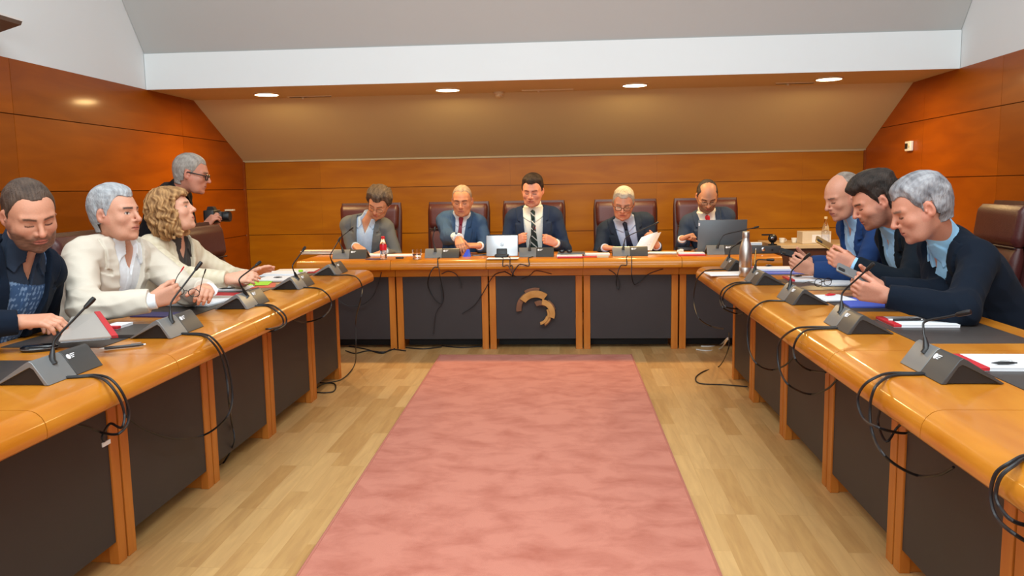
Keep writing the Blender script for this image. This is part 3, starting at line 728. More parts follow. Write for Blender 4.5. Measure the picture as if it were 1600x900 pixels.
    def shirtcol(V):
        c = np.tile(shc, (len(V), 1)); q = loc(V.astype('f4'))
        if cf.get('shirt_pat'):
            c2 = L3(cf['shirt_pat']); w_ = (wob(V.astype('f4')*np.float32(300), 1., 2) > .25)*1.; c = c*(1-w_[:, None])+c2*w_[:, None]
        if cf.get('collar_col'):
            m = ((q[:, 2] > .435) & (np.abs(q[:, 0]) < .09))*1.; c = c*(1-m[:, None])+L3(cf['collar_col'])*m[:, None]
        return c
    sdf_mesh(cf.get('shirt_name', 'shirt'), off_desk(shirtfn), S_.bounds(), cf.get('hs2', .0038 if cf.get('h', .005) < .005 else .0055), M['shirt'], root, shirtcol)
    if opn == 'tie':
        tc1 = L3(cf['tie'][0]); tw = .036
        KF = Field(); KF.rc(T_(0, .090, .515), T_(0, .106, .472), .020*s, .013*s, .01)
        def tiefn(p):
            q = loc(p); x, y, z = q[:, 0], q[:, 1], q[:, 2]; ax = np.abs(x-.0)
            wz = .012+(tw-.012)*np.clip((.475-z)/.30, 0, 1); blade = np.maximum(np.maximum(S_(p)-.012*s, (ax-wz)*s), np.maximum((z-.49)*zs_, (.06-z)*zs_)); blade = np.maximum(blade, .02-y)
            return np.minimum(blade, KF(p))
        def tiecol(V):
            q = loc(V.astype('f4')); c = np.tile(tc1, (len(V), 1))
            if len(cf['tie']) > 1:
                ph = (q[:, 2]*1.0+q[:, 0]*-1.0)/.062; w_ = ((ph % 1) < .16)*1.; c = c*(1-w_[:, None])+L3(cf['tie'][1])*w_[:, None]
                if len(cf['tie']) > 2: m = (np.hypot(q[:, 0]+.012, q[:, 2]-.40) < .014)*1.; c = c*(1-m[:, None])+L3(cf['tie'][2])*m[:, None]
            return c
        tb = (np.minimum(T_(-.06, .0, .0), T_(.06, .25, .55)), np.maximum(T_(-.06, .0, .0), T_(.06, .25, .55))); tb = (np.minimum(tb[0], tb[1])-.08, np.maximum(tb[0], tb[1])+.08)
        sdf_mesh('tie', tiefn, tb, .0045, M['silk'], root, tiecol)
    if jc is not None:
        J = Field(); JA = Field(); torso(J, .020); sr = cf.get('slr', 1.)
        for q in (-1, 1):
            dr = unit(WR_[q]-EL[q]); JA.rc(SH[q], EL[q], .061*s*sr, .054*s*sr, .03); JA.rc(EL[q], WR_[q]-dr*.012, .058*s*sr, .043*s*sr, .03, cap=True)
        J.rc(Nk-U*.03, Nk+neck_ax*.014*s, .088*s, .077*s, .02, cap=True)
        hole = Field(); hole.rc(Nk-U*.06, Nk+neck_ax*.10, .0685*s, .066*s, .01)
        jstyle = cf.get('jstyle', 'open')
        def jfn(p):
            q = loc(p); x, y, z = q[:, 0], q[:, 1], q[:, 2]; ax = np.abs(x); d = J(p); fd = np.zeros(len(p), 'f4')
            if fold:
                f_ = wob(p*np.float32(30), 1., seed+20)*.5+wob(p*np.float32(65), 1., seed+21)*.4
                f_ = f_+1.5*np.abs(wob(p*np.float32(42)+.6*wob(p*np.float32(20), 1., 3)[:, None], 1., seed+33))-.5
                dm = np.full(len(p), 9., 'f4')
                for e_ in (EL[1], EL[-1]): dm = np.minimum(dm, np.sqrt(((p-e_.astype('f4'))**2).sum(1)))
                fd = fold*f_*(.7+1.6*np.exp(-(dm/.10)**2)); d = d+fd
            wz = np.where(z > z0, (z-z0)/(zt_-z0)*wt, (z0-z)*cf.get('skirt', .25)); wz = np.minimum(wz, wt*1.05)
            band = .072*np.clip((z-z0)/.13, 0, 1); band = np.where(z > .445, .050, np.where(z > .425, .030, band)); band = band*cf.get('lapel', 1.)
            lap = np.maximum(np.maximum(ax-wz-band, wz-ax), np.maximum(-y-.0, z0-z))*s
            edge = np.exp(-(lap/.004)**2)*(np.maximum(-y, z0-z) < 0); d = np.minimum(d, np.maximum(d-.009, lap))+.0035*edge*(ax > wz+.01); d = np.minimum(d, 10)
            d = np.maximum(d, np.minimum((wz-ax)*s*.95, (y-.0)*s)); d = smin(d, JA(p)+fd, .012); d = np.maximum(d, -hole(p))
            return d
        def jcol(V):
            c = np.tile(jc, (len(V), 1)); 
            if cf.get('jacket_pat'):
                w_ = np.clip(.5+.7*wob(V.astype('f4')*np.float32(120), 1., 2), 0, 1); c = c*(1-w_[:, None])+L3(cf['jacket_pat'])*w_[:, None]
            return c
        jo = sdf_mesh(cf.get('jacket_name', 'jacket'), off_desk(jfn), (np.minimum(J.bounds()[0], JA.bounds()[0]), np.maximum(J.bounds()[1], JA.bounds()[1])), hc_, M['cloth'], root, jcol)
    # trousers and shoes
    K = Field(); K.el(T_(0, 0, -.0), TR, (.17*s*wd+.012, .125*s+.012, .13), .04); leg = cf.get('legs', 'sit'); ff = np.array([math.cos(psi), math.sin(psi), 0]); rr_ = np.array([math.sin(psi), -math.cos(psi), 0]); fe = []
    for q in (-1, 1):
        hp_ = P+rr_*q*.09*s-U*.02
        if leg == 'sit': kn = hp_+ff*.38*s+rr_*q*.05; kn[2] = .50; an = kn-ff*.06; an[2] = .10
        else: kn = hp_*.5+np.array([*(cf['feet'][0 if q < 0 else 1]), .10])*.5+ff*.06; an = np.array([*(cf['feet'][0 if q < 0 else 1]), .10])
        K.rc(hp_, kn, .085*s, .065*s, .03); K.rc(kn, an, .062*s, .05*s, .02, cap=True); fe.append(an)
    tcx = L3(cf.get('trousers', cf.get('jacket') or '#202020'))
    sdf_mesh('trousers', K, K.bounds(), .014, M['cloth'], root, lambda V: np.tile(tcx, (len(V), 1)))
    for an in fe:
        Z = Field(); b0 = np.array([an[0], an[1], .045]); Z.rc(b0-ff*.03, b0+ff*.15, .042, .034, .02); Z.rc(b0, b0+V3(0, 0, .06), .042, .04, .02)
        sdf_mesh('shoe', lambda p: np.maximum(Z(p), .004-p[:, 2]), Z.bounds(), .01, M['cloth'], root, lambda V: np.tile(L3('#141210'), (len(V), 1)))
    # spectacles
    if cf.get('glasses'):
        rim, rad, half = cf['glasses']; g_ = MB()
        for q in (-1, 1):
            c0 = (q*.033, .098, -.008); pts = []
            for k_ in range(21):
                a = 2*math.pi*k_/20; ex_ = .024*abs(math.cos(a))**.8*(1 if math.cos(a) > 0 else -1); ez_ = .0165*abs(math.sin(a))**.8*(1 if math.sin(a) > 0 else -1)
                if half and ez_ < 0: continue
                pts.append(hw(c0[0]+ex_, c0[1]-.25*abs(c0[0]+ex_)**1.5, c0[2]+ez_))
            g_.tube(pts, rad*hs, 6)
            g_.tube([hw(q*.056, .0945, .0), hw(q*.074, .075, .002), hw(q*.083, -.01, .006), hw(q*.080, -.03, -.012)], rad*hs, 6)
        g_.tube([hw(-.010, .100, -.003), hw(0, .105, -.0), hw(.010, .100, -.003)], rad*hs, 6)
        go = g_.build('spectacles', M[rim], root)
        ln = MB()
        for q in (-1, 1):
            ring = [hw(q*.033+.0225*math.cos(2*math.pi*k_/16), .0975-.25*abs(q*.033+.0225*math.cos(2*math.pi*k_/16))**1.5, -.008+.0155*math.sin(2*math.pi*k_/16)) for k_ in range(16)]
            r2 = [p-hf*.001 for p in ring]; ln.loft([[tuple(p) for p in ring], [tuple(p) for p in r2]])
        ln.build('lens', M['lens'], go)
    return dict(root=root, hw=hw, T=T_, tips=tips, W=WR_, EL=EL, loc=loc)
def lensmat():
    m, nt, b = newmat('spectacle_lens'); N = nt.nodes; t = N.new('ShaderNodeBsdfTransparent'); g = N.new('ShaderNodeBsdfGlossy'); g.inputs['Roughness'].default_value = .05
    mx = N.new('ShaderNodeMixShader'); mx.inputs[0].default_value = .07; nt.links.new(t.outputs[0], mx.inputs[1]); nt.links.new(g.outputs[0], mx.inputs[2]); nt.links.new(mx.outputs[0], N['Material Output'].inputs[0]); return m
M['lens'] = lensmat()
# ------------------------------------------------------------------ chairs
def chair_proto(label, loc, rz, group):
    """faces -y; origin on the floor under the seat"""
    r = thing('leather_chair', label, 'chair', loc, rz, group)
    MB().rbox(-.27, .27, -.24, .25, .315, .400, .04, 5).build('seat', M['maroon'], r)
    def pad(w0, w1, z0, z1, y, th, r0, lean=.13):
        m = MB(); rings = []; N_ = 8
        def sect(z, w_, t):
            out = []; yc_ = y+(z-.5)*lean; q = min(r0, t/2)
            for cx_, cy2, a0 in ((w_-q, t/2-q, 0), (-w_+q, t/2-q, 90), (-w_+q, -t/2+q, 180), (w_-q, -t/2+q, 270)):
                for k_ in range(5):
                    a = math.radians(a0+22.5*k_); out.append((cx_+q*math.cos(a), yc_+cy2+q*math.sin(a), z))
            return out
        for k_ in range(N_+1):
            f = k_/N_; z = z0+(z1-z0)*f; e = min(1, min(f, 1-f)*5+.0); sh = math.sqrt(max(0, 1-(1-e)**2)) if e < 1 else 1
            rings.append(sect(z, (w0+(w1-w0)*f)-.012*(1-sh), max(.012, th*(.45+.55*sh))))
        return m.loft(rings)
    pad(.255, .275, .50, .93, .285, .085, .035).build('backrest', M['maroon'], r)
    pad(.275, .285, .935, 1.165, .28, .095, .04).build('headrest', M['maroon'], r)
    pad(.295, .302, .46, 1.185, .345, .05, .024).build('back_shell', M['maroon_dark'], r)
    MB().tube([(-.272, .245+.06, .932), (.272, .245+.06, .932)], .006, 6).build('piping', M['seam'], r)
    for s in (-1, 1):
        a = MB().tube(spline([(s*.272, .30, .52), (s*.292, .22, .56), (s*.292, .10, .575), (s*.292, .01, .565), (s*.286, -.02, .50), (s*.268, -.01, .37)], 6), .014, 8).build('armrest', M['maroon_dark'], r)
        MB().rbox(s*.292-.019, s*.292+.019, -.01, .21, .572, .594, .016).build('arm_pad', M['maroon'], a)
    MB().lathe([(.03, .10), (.03, .315), (.05, .317)], n=16).build('column', M['chrome'], r)
    for k_ in range(5):
        a = 2*math.pi*k_/5+.3142; c, s = math.cos(a), math.sin(a)
        l = MB().tube([(0, 0, .12), (.215*c, .215*s, .075)], [.024, .016], 8).build('leg', M['chrome'], r)
        MB().ball((.225*c, .225*s, .03), .03, 10, 8).build('caster', M['black'], l)
    return r
def bx_(px, py, Y): return float(pY(px, py, Y)[0])
ch0 = chair_proto('leftmost maroon leather chair at the back desk, behind the grey suit', (bx_(573, 320, 7.5), 7.25, 0), 0, 'maroon leather chairs')
for px, lb_ in ((713, 'maroon leather chair of the man in mid-blue suit with crimson tie'), (833, 'central maroon leather chair, behind the man with striped tie'),
                (979, 'maroon leather chair of the grey-haired man with newspaper'), (1107, 'maroon leather chair behind the man with bright red tie')):
    dup(ch0, (bx_(px, 316, 7.5), 7.25, 0), 0, lb_)
for x, y, rz, lb_ in ((-2.42, 2.95, 90, 'maroon leather chair of the bearded man, at the left frame edge'), (-2.36, 3.58, 90, 'maroon leather chair behind the silver-haired man in cream jacket'),
                      (-2.30, 4.22, 91, 'maroon leather chair behind the woman with curly blonde hair'), (-2.07, 5.14, 90, 'empty maroon leather chair in front of the standing photographer'),
                      (2.16, 4.88, -94, 'maroon leather chair with pale worn lower cushion, right of the man in royal blue suit'), (2.20, 4.22, -90, 'maroon leather chair of the dark-haired man with phone, at the right frame edge'),
                      (2.26, 3.50, -88, 'maroon leather chair of the grey-haired man in dark navy jacket')):
    cq_ = dup(ch0, (x, y, 0), math.radians(rz), lb_)
    if x < 0: cq_.scale = (1, 1, .935)

# ------------------------------------------------------------------ microphones
def mic_base_profile(o=0.): return
def mic(label, loc, rz, bend, tip, base_px=None, group='conference microphones on the desks'):
    """ridge along x; aisle at -y. bend and tip are world points of the gooseneck"""
    r = thing('conference_microphone', label, 'microphone', loc, rz, group)
    outer = [(0, 0), (.050, .070), (.056, .072), (.062, .070), (.165, .002), (.165, 0)]
    def arch(x0, x1):
        m = MB(); o_ = [(0, 0), (.046, .067), (.056, .073), (.068, .067), (.168, .002), (.160, 0), (.064, .050), (.054, .054), (.044, .048), (.014, 0)]
        return m.prism(o_, 'x', x0, x1)
    def solid(x0, x1): return MB().prism([(.012, .001), (.046, .050), (.056, .055), (.064, .051), (.158, .001)], 'x', x0, x1)
    arch(-.14, -.001).build('speaker_body', M['mic_grey'], r, bevel=.0015)
    arch(.001, .14).build('control_panel', M['mic_dark'], r, bevel=.0015)
    solid(-.132, .132).build('underside', M['black'], r, smooth=False)
    # mark on the dark half: a small disc with three wing-like bars, lying on the front slope
    def sl(u, v, h=.0008): # u along x, v up the slope
        t = v; return (u, .046*t-.067*h/.081, .067*t+.046*h/.081+.0)
    lg = MB(); n_ = 14
    lg.loft([[sl(.018+.009*math.cos(2*math.pi*k_/n_), .80+.11*math.sin(2*math.pi*k_/n_), h) for k_ in range(n_)] for h in (.0, .0016)])
    for i_, (u0, u1, v0) in enumerate(((.029, .052, .85), (.029, .047, .78), (.029, .042, .71))):
        lg.add([sl(u0, v0, .0016), sl(u1, v0+.015, .0016), sl(u1, v0+.05, .0016), sl(u0, v0+.04, .0016)], [(0, 1, 2, 3)])
    lg.build('logo', M['paper'], r, smooth=False)
    inv = (Matrix.Translation(loc) @ Matrix.Rotation(rz, 4, 'Z')).inverted()
    b0 = Vector((-.055, .042, .058)); bl = inv @ Vector(bend); tl = inv @ Vector(tip)
    MB().tube([b0+Vector((0, -.006, -.012)), b0, b0+(bl-b0).normalized()*.022, b0+(bl-b0).normalized()*.04], [.013, .0115, .008, .0055], 12).build('stem_socket', M['black'], r)
    pts = spline([b0, b0.lerp(bl, .75), bl.lerp(tl, .08), bl.lerp(tl, .5), tl.lerp(bl, .13)], 8)
    MB().tube(pts, .0036, 8).build('gooseneck', M['black'], r)
    d_ = (tl-bl).normalized(); MB().tube([tl-d_*.045, tl-d_*.04, tl-d_*.012, tl-d_*.002, tl], [.0036, .0068, .0085, .0075, .003], 12).build('capsule', M['black'], r)
    return r
rl = math.pi/2    # left row: local -y (aisle) -> +X
for (Y, bnd, tp, dy, lb_) in ((2.347, (84, 532), (148, 465), .04, 'nearest left conference microphone, beside the bearded man and the white pen'), (3.085, (266, 474), (315, 409), .05, 'left conference microphone in front of the silver-haired man in cream jacket'),
                              (3.835, (372, 437), (407, 409), .04, 'left conference microphone in front of the curly-haired woman, beside the white papers'), (4.575, (456, 416), (477, 386), .04, 'left conference microphone beside the lime green paper, fourth from the front'),
                              (5.315, (515, 400), (532, 371), .03, 'farthest left conference microphone, at the rounded end of the left row')):
    mic(lb_, (-1.532, Y, T+.0012), rl, pX(bnd[0], bnd[1], -1.585), pY(tp[0], tp[1], Y+dy+.03))
for (Y, bnd, tp, lb_) in ((2.372, (1441, 503), (1518, 487), 'nearest right conference microphone, left of the notepad with the lying pen'), (3.125, (1315, 458), (1366, 411), 'right conference microphone left of the blue folder and the empty leather pad'),
                          (3.862, (1236, 424), (1266, 396), 'right conference microphone in front of the dark-haired man with phone'), (4.605, (1182, 406), (1210, 406), 'right conference microphone just in front of the steel bottle'),
                          (5.36, (1141, 389), (1160, 376), 'farthest right conference microphone, left of and behind the steel bottle')):
    mic(lb_, (1.018, Y, T+.0012), -rl, pX(bnd[0], bnd[1], 1.07), pY(tp[0], tp[1], Y+.02))
for (px, Y, rz, bnd, tp, lb_) in ((545, 6.43, 0, (529, 374), (552, 355), 'back conference microphone in front of the man in grey suit'), (690, 6.43, 0, (676, 374), (680, 354), 'back conference microphone beside the drinking glass, before the man with crimson tie'),
                              (838, 6.43, 0, (828, 374), (836, 352), 'back conference microphone right of the silver tablet'), (985, 6.43, 0, (977, 371), (1029, 347), 'back conference microphone in front of the man with the newspaper'),
                              (1133, 6.47, 0, (1130, 367), (1186, 354), 'back conference microphone in front of the open grey laptop')):
    mic(lb_, (bx_(px, 404, Y), Y, T+.0012), rz, pY(bnd[0], bnd[1], Y+.05), pY(tp[0], tp[1], Y+.08))

# ------------------------------------------------------------------ cables
def cable(label, pts, r=.0042, mat='cable', n=8, group='microphone cables hanging over the desk edges'):
    m = MB(); m.tube(spline(pts, n), r, 7); o = m.build('cable', M[mat]); return tag(o, label, 'cable', group)
def lpx(pts, X): return [pX(a, b, X) for a, b in pts]
def ontab(pts):
    q = [pz(a, b, T+.0045) for a, b in pts]; e = (q[0]-q[1])/max(np.linalg.norm(q[0]-q[1]), 1e-6); return [q[0]+e*.045]+q
XL_, XR_ = -1.352, .845
cable('thin cable from the nearest left microphone, looping under the desk edge', ontab([(120, 588), (150, 586)])+[pz(172, 592, T+.004)]+lpx([(190, 612), (201, 640), (199, 662), (184, 678)], XL_)+lpx([(160, 676), (140, 668), (112, 662)], -1.50))
cable('second cable of the nearest left microphone with a white tag end', ontab([(122, 589), (146, 588)])+[pz(166, 596, T+.004)]+lpx([(184, 618), (194, 645), (190, 668)], XL_+.004)+lpx([(172, 662), (160, 682), (163, 690)], -1.50))
tag(MB(Matrix.Translation(pX(166, 692, -1.50)) @ Matrix.Rotation(math.pi/2, 4, 'Z')).box(-.022, .022, -.002, .002, -.008, .006).build('cable_tag', M['white_plastic'], smooth=False), 'small white tag hanging at the dark panel of the left row', 'tag')
cable('long cable of the second left microphone sweeping across two dark panels', ontab([(288, 521), (318, 522)])+[pz(334, 530, T+.004)]+lpx([(350, 552), (360, 588), (363, 625), (352, 655)], XL_)+lpx([(318, 680), (270, 685), (225, 670), (196, 650)], -1.56))
cable('second cable of the second left microphone hanging down to the floor', ontab([(290, 522), (316, 524)])+[pz(330, 533, T+.004)]+lpx([(345, 555), (354, 590), (358, 630)], XL_+.003)+lpx([(362, 660), (366, 690)], -1.59)+[pz(350, 722, .006), pz(338, 728, .006)])
cable('cable of the left microphone before the curly-haired woman', ontab([(392, 477), (420, 476)])+[pz(434, 482, T+.004)]+lpx([(446, 494), (446, 507), (430, 516)], XL_)+lpx([(405, 520)], -1.5))
cable('second cable of the left microphone before the curly-haired woman', ontab([(394, 478), (418, 478)])+[pz(430, 485, T+.004)]+lpx([(441, 496), (441, 508), (420, 514)], XL_+.003)+lpx([(395, 512)], -1.5))
cable('cable of the fourth left microphone hanging before the dark panel', ontab([(468, 449), (494, 450)])+[pz(506, 455, T+.004)]+lpx([(516, 466), (517, 480), (505, 495)], XL_)+lpx([(480, 503), (458, 500)], -1.5))
cable('cable of the farthest left microphone dropping to the floor beyond the desk end', ontab([(528, 430), (548, 430)])+[pz(560, 436, T+.004)]+lpx([(566, 450), (563, 470)], XL_+.03)+lpx([(556, 500), (556, 540)], -1.50)+[pz(554, 570, .03), pz(535, 592, .006), pz(505, 600, .006), pz(492, 612, .006), pz(520, 612, .006), pz(523, 600, .006), pz(500, 598, .006)])
cable('thin cable of the nearest right microphone, inner loop at the desk edge', ontab([(1426, 583), (1392, 583)])+[pz(1372, 588, T+.004)]+lpx([(1350, 602), (1340, 625), (1350, 655), (1378, 670)], XR_)+lpx([(1412, 677), (1435, 672)], 1.04))
cable('second cable of the nearest right microphone in a wide hanging loop', ontab([(1427, 585), (1400, 586)])+[pz(1382, 592, T+.004)]+lpx([(1366, 608), (1359, 640), (1364, 680), (1386, 716)], XR_-.004)+lpx([(1430, 742), (1466, 742), (1490, 730)], 1.04))
cable('short cable crossing the wood strips beneath the nearest right microphone', lpx([(1375, 640), (1372, 662), (1385, 690)], 1.03)+lpx([(1402, 668), (1420, 655)], 1.07))
cable('cable loop hanging at the right frame edge over the nearest desk unit', [pz(1640, 712, T+.004), pz(1602, 712, T+.004)]+[pz(1580, 722, T+.004)]+lpx([(1556, 740), (1548, 775), (1558, 810), (1590, 838)], XR_)+lpx([(1630, 860)], 1.0))
cable('second cable loop at the right frame edge over the nearest desk unit', [pz(1640, 716, T+.004), pz(1604, 716, T+.004)]+[pz(1586, 726, T+.004)]+lpx([(1564, 744), (1556, 770), (1562, 792), (1585, 815)], XR_-.004)+lpx([(1630, 826)], 1.0))
cable('cable of the right microphone beside the blue folder in a deep loop', ontab([(1300, 511), (1262, 511)])+[pz(1240, 515, T+.004)]+lpx([(1219, 532), (1215, 555), (1219, 580), (1234, 603)], XR_)+lpx([(1265, 616), (1292, 608), (1308, 593)], 1.04))
cable('second cable of the right microphone beside the blue folder', ontab([(1303, 513), (1275, 514)])+[pz(1258, 517, T+.004)]+lpx([(1246, 528), (1240, 545), (1245, 565)], XR_-.003)+lpx([(1264, 578), (1290, 582)], 1.04))
cable('cable of the right microphone before the dark-haired man with phone', ontab([(1222, 470), (1200, 470)])+[pz(1186, 475, T+.004)]+lpx([(1172, 490), (1168, 517), (1171, 548), (1184, 570)], XR_)+lpx([(1206, 578), (1226, 571), (1242, 556)], 1.04))
cable('cable of the right microphone in front of the steel bottle', ontab([(1176, 441), (1155, 441)])+[pz(1142, 444, T+.004)]+lpx([(1129, 453), (1125, 468), (1131, 482)], XR_)+lpx([(1150, 490), (1162, 489)], 1.0))
cable('second cable of the right microphone in front of the steel bottle', ontab([(1176, 442), (1158, 443)])+[pz(1146, 446, T+.004)]+lpx([(1133, 456), (1129, 470), (1135, 480)], XR_-.003)+lpx([(1152, 483)], 1.0))
cable('cable of the farthest right microphone hanging beyond the desk end', ontab([(1130, 421), (1108, 422)])+[pz(1098, 426, T+.004)]+lpx([(1088, 440), (1084, 470), (1092, 497)], XR_-.02)+lpx([(1112, 510), (1132, 514)], .95))
cable('black floor cable looping on the oak floor at the right row end', [pX(1139, 520, 1.06), pX(1138, 545, 1.0), pz(1124, 572, .01), pz(1100, 580, .006), pz(1087, 590, .006), pz(1094, 599, .006), pz(1130, 601, .006), pz(1168, 604, .006)], group=None)
cable('white cable bundle on the floor between back desk and right row', [pz(1088, 546, .006), pz(1105, 548, .006), pz(1125, 545, .006), pX(1137, 530, 1.09)], .006, 'cable_grey', group='white cables at the right row end')
cable('upper white cable on the floor between back desk and right row', [pz(1095, 541, .006), pz(1112, 541, .006), pz(1126, 538, .006), pX(1137, 528, 1.1)], .005, 'cable_grey', group='white cables at the right row end')
def bpx(pts, Y): return [pY(a, b, Y) for a, b in pts]
YL_ = 6.238
def bedge(x0, x1): return [np.array(p) for p in ((bx_(x0, 403, 6.43), 6.44, T+.005), (bx_(x1, 405, 6.31), 6.31, T+.0055), ((bx_(x1, 408, 6.265)), 6.263, .743), (bx_(x1, 414, 6.245), 6.246, .70))]
cable('tangled cable of the back microphone before the man with crimson tie', bedge(687, 684)+bpx([(678, 418), (671, 430)], YL_)+bpx([(669, 448), (680, 468), (690, 474), (691, 460), (688, 445)], 6.40), group='cables along the back desk')
cable('long thin cable tail on the dark panel before the man with crimson tie', bedge(684, 684)+bpx([(686, 420), (687, 430)], YL_)+bpx([(693, 460), (690, 475), (681, 490), (677, 522)], 6.40), .003, group='cables along the back desk')
cable('short cable loop with plug on the panel right of the crimson tie man', bpx([(690, 428), (700, 424), (712, 428), (719, 440), (721, 450)], 6.40), .0035, group='cables along the back desk')
cable('cable of the central back microphone dropping toward the emblem panel', bedge(833, 826)+bpx([(812, 413), (803, 424), (800, 430)], YL_)+bpx([(796, 428), (788, 424)], 6.36), group='cables along the back desk')
cable('cable from the silver tablet over the back desk edge', bedge(781, 786)+bpx([(794, 415), (801, 428)], YL_)+bpx([(805, 432)], 6.36), .0035, group='cables along the back desk')
cable('second cable from the silver tablet over the back desk edge', bedge(795, 797)+bpx([(800, 415), (802, 429)], YL_)+bpx([(799, 432)], 6.36), .0035, group='cables along the back desk')
cable('slanting cable crossing the wood strips left of the emblem', bpx([(790, 424), (775, 428), (766, 438), (758, 452)], 6.39)+bpx([(752, 462), (740, 478), (722, 490)], 6.41), .0038, group='cables along the back desk')
cable('flat cable under the edge right of the emblem panel', bpx([(862, 428), (838, 423), (828, 430), (815, 436)], 6.40), .003, group='cables along the back desk')
cable('hanging loop of the back microphone before the newspaper reader', bedge(981, 979)+bpx([(970, 415), (965, 428)], YL_)+bpx([(963, 444), (967, 452), (968, 440), (961, 428), (951, 421)], 6.40), .0035, group='cables along the back desk')
cable('second hanging cable of the back microphone before the newspaper reader', bedge(987, 987)+bpx([(987, 418), (987, 430)], YL_)+bpx([(991, 444), (1000, 440), (1014, 428), (1036, 420)], 6.40), .0035, group='cables along the back desk')
cable('cable hanging in the dark corner behind the left row end', bpx([(596, 425), (592, 440), (583, 462), (566, 476), (545, 478), (530, 470)], 6.38), .0038, group='cables along the back desk')
for i_, (pp, lb_) in enumerate((([(540, 548), (555, 552), (575, 548), (600, 550), (625, 543), (660, 545), (690, 542)], 'black cable lying on the floor under the left part of the back desk'),
                              ([(545, 541), (570, 545), (596, 552), (612, 546), (634, 548)], 'looped black floor cable at the left leg of the back desk'), ([(690, 540), (720, 543), (752, 541)], 'short floor cable under the second back desk unit'))):
    cable(lb_, [pz(a, b, .006) for a, b in pp], .005, group='floor cables under the back desk')

# ------------------------------------------------------------------ wood emblem on the central panel
em = thing('wood_emblem', 'carved wood emblem of broken arcs on the central dark panel', 'emblem', pY(836, 482, 6.43))
def arc(name, cx_, cz_, r0, r1, a0, a1, y0, y1, mat, n=14):
    m = MB(); rings = []
    for k_ in range(n+1):
        a = math.radians(a0+(a1-a0)*k_/n); c, s = math.cos(a), math.sin(a)
        rings.append([(cx_+r0*c, y0, cz_+r0*s), (cx_+r1*c, y0, cz_+r1*s), (cx_+r1*c, y1, cz_+r1*s), (cx_+r0*c, y1, cz_+r0*s)])
    m.loft(rings).build(name, M[mat], em, smooth=False, bevel=.002)
cxE, czE = .0, -.015
arc('arc_segment', .0, .0, .108, .152, 112, 188, -.030, -.004, 'emblem_dark')
arc('arc_segment', .005, .0, .120, .172, 78, 122, -.028, -.002, 'emblem_dark')
arc('arc_segment', .008, -.004, .100, .155, 52, 145, -.048, -.022, 'emblem_wood')
arc('arc_segment', .045, -.035, .065, .105, 60, 118, -.040, -.014, 'emblem_dark')
arc('arc_segment', .045, -.035, .075, .118, -20, 82, -.060, -.030, 'emblem_wood')
arc('arc_segment', .045, -.035, .090, .126, 15, 60, -.040, -.012, 'emblem_dark')
arc('arc_segment', .035, -.040, .066, .100, -62, 30, -.044, -.014, 'emblem_wood')
arc('arc_segment', .030, -.045, .060, .082, -80, -10, -.056, -.030, 'emblem_wood')
arc('arc_segment', .030, -.045, .082, .108, -62, -22, -.036, -.010, 'emblem_dark')

# ------------------------------------------------------------------ things on the desks
def stack(name, label, cat, c, w_, d, h, rz, mat, sheets=4, group=None, jitter=.006, seed=0):
    """loose papers: each slightly askew, one pile"""
    rnd = random.Random(seed); m = MB(); th = h/sheets; mats = []
    for k_ in range(sheets):
        X = Matrix.Translation((rnd.uniform(-jitter, jitter), rnd.uniform(-jitter, jitter), th*k_)) @ Matrix.Rotation(rnd.uniform(-.05, .05)*(jitter/.006), 4, 'Z')
        m.X = X; m.box(-w_/2, w_/2, -d/2, d/2, 0, th*.93)
    o = m.build(name, M[mat], smooth=False); o.location = c; o.rotation_euler = (0, 0, rz); return tag(o, label, cat, group)
def notepad(label, c, w_, d, rz, cover='red', h=.012, group=None, pen=None, name='notepad', page='paper', strip=.028, tilt=None):
    r = thing(name, label, 'notepad', c, rz, group)
    if tilt: r.rotation_euler = tilt
    MB().box(-w_/2, w_/2, -d/2, d/2, 0, h*.8).build('pages', M[page], r, smooth=False)
    MB().box(-w_/2-.001, -w_/2+strip, -d/2-.001, d/2+.001, -.0005+.001, h).build('binding_strip', M[cover], r, smooth=False, bevel=.002)
    MB().box(-w_/2+strip, w_/2+.001, -d/2-.001, d/2+.001, h*.8, h*.9).build('cover_sheet', M[page], r, smooth=False)
    return r
def pen(label, a, b, mat='black', tipm='white_plastic', r=.0045, group='pens lying on the desks'):
    a = Vector(a); b = Vector(b); d = (b-a).normalized(); L_ = (b-a).length
    t = thing('pen', label, 'pen', a, 0, group)
    z = Vector((0, 0, 0)); e = d*L_
    MB().tube([z+d*.016, z+d*.02, e-d*.02, e-d*.004], [r*.8, r, r, r*.7], 10).build('barrel', M[mat], t)
    MB().tube([z, z+d*.016], [r*.25, r*.8], 10).build('tip', M[tipm], t)
    MB().tube([e-d*.004, e+d*.004], [r*.55, r*.5], 8).build('button', M[tipm], t)
    up_ = Vector((0, 0, 1)); MB().tube([e-d*.01+up_*r, e-d*.012+up_*(r+.003), e-d*.045+up_*(r+.0015)], .0012, 6).build('clip', M['chrome'], t)
    return t
def P_(x, y, z=T): return tuple(float(v) for v in pz(x, y, z))
TT = T+.0035
# nearest-left: phone-like oval under the first microphone, pen, notebook on the pad
ph = thing('phone_case', 'black oval case lying behind the nearest left microphone', 'case', P_(62, 548, T+.001), .5)
MB().loft([[(.062*math.cos(a)*k_, .03*math.sin(a)*k_, z) for a in [2*math.pi*i_/28 for i_ in range(28)]] for k_, z in ((.9, 0), (1, .006), (1, .014), (.85, .021))]).build('case_shell', M['screen'], ph)
MB().loft([[(.0625*math.cos(a), .0305*math.sin(a), z) for a in [2*math.pi*i_/28 for i_ in range(28)]] for z in (.009, .011)]).build('zip', M['mic_grey'], ph)
pen('silver and black pen lying on the left desk before the bearded man', P_(155, 545, T+.0075), P_(226, 538, T+.0075), 'mic_dark', 'white_plastic', .0055)
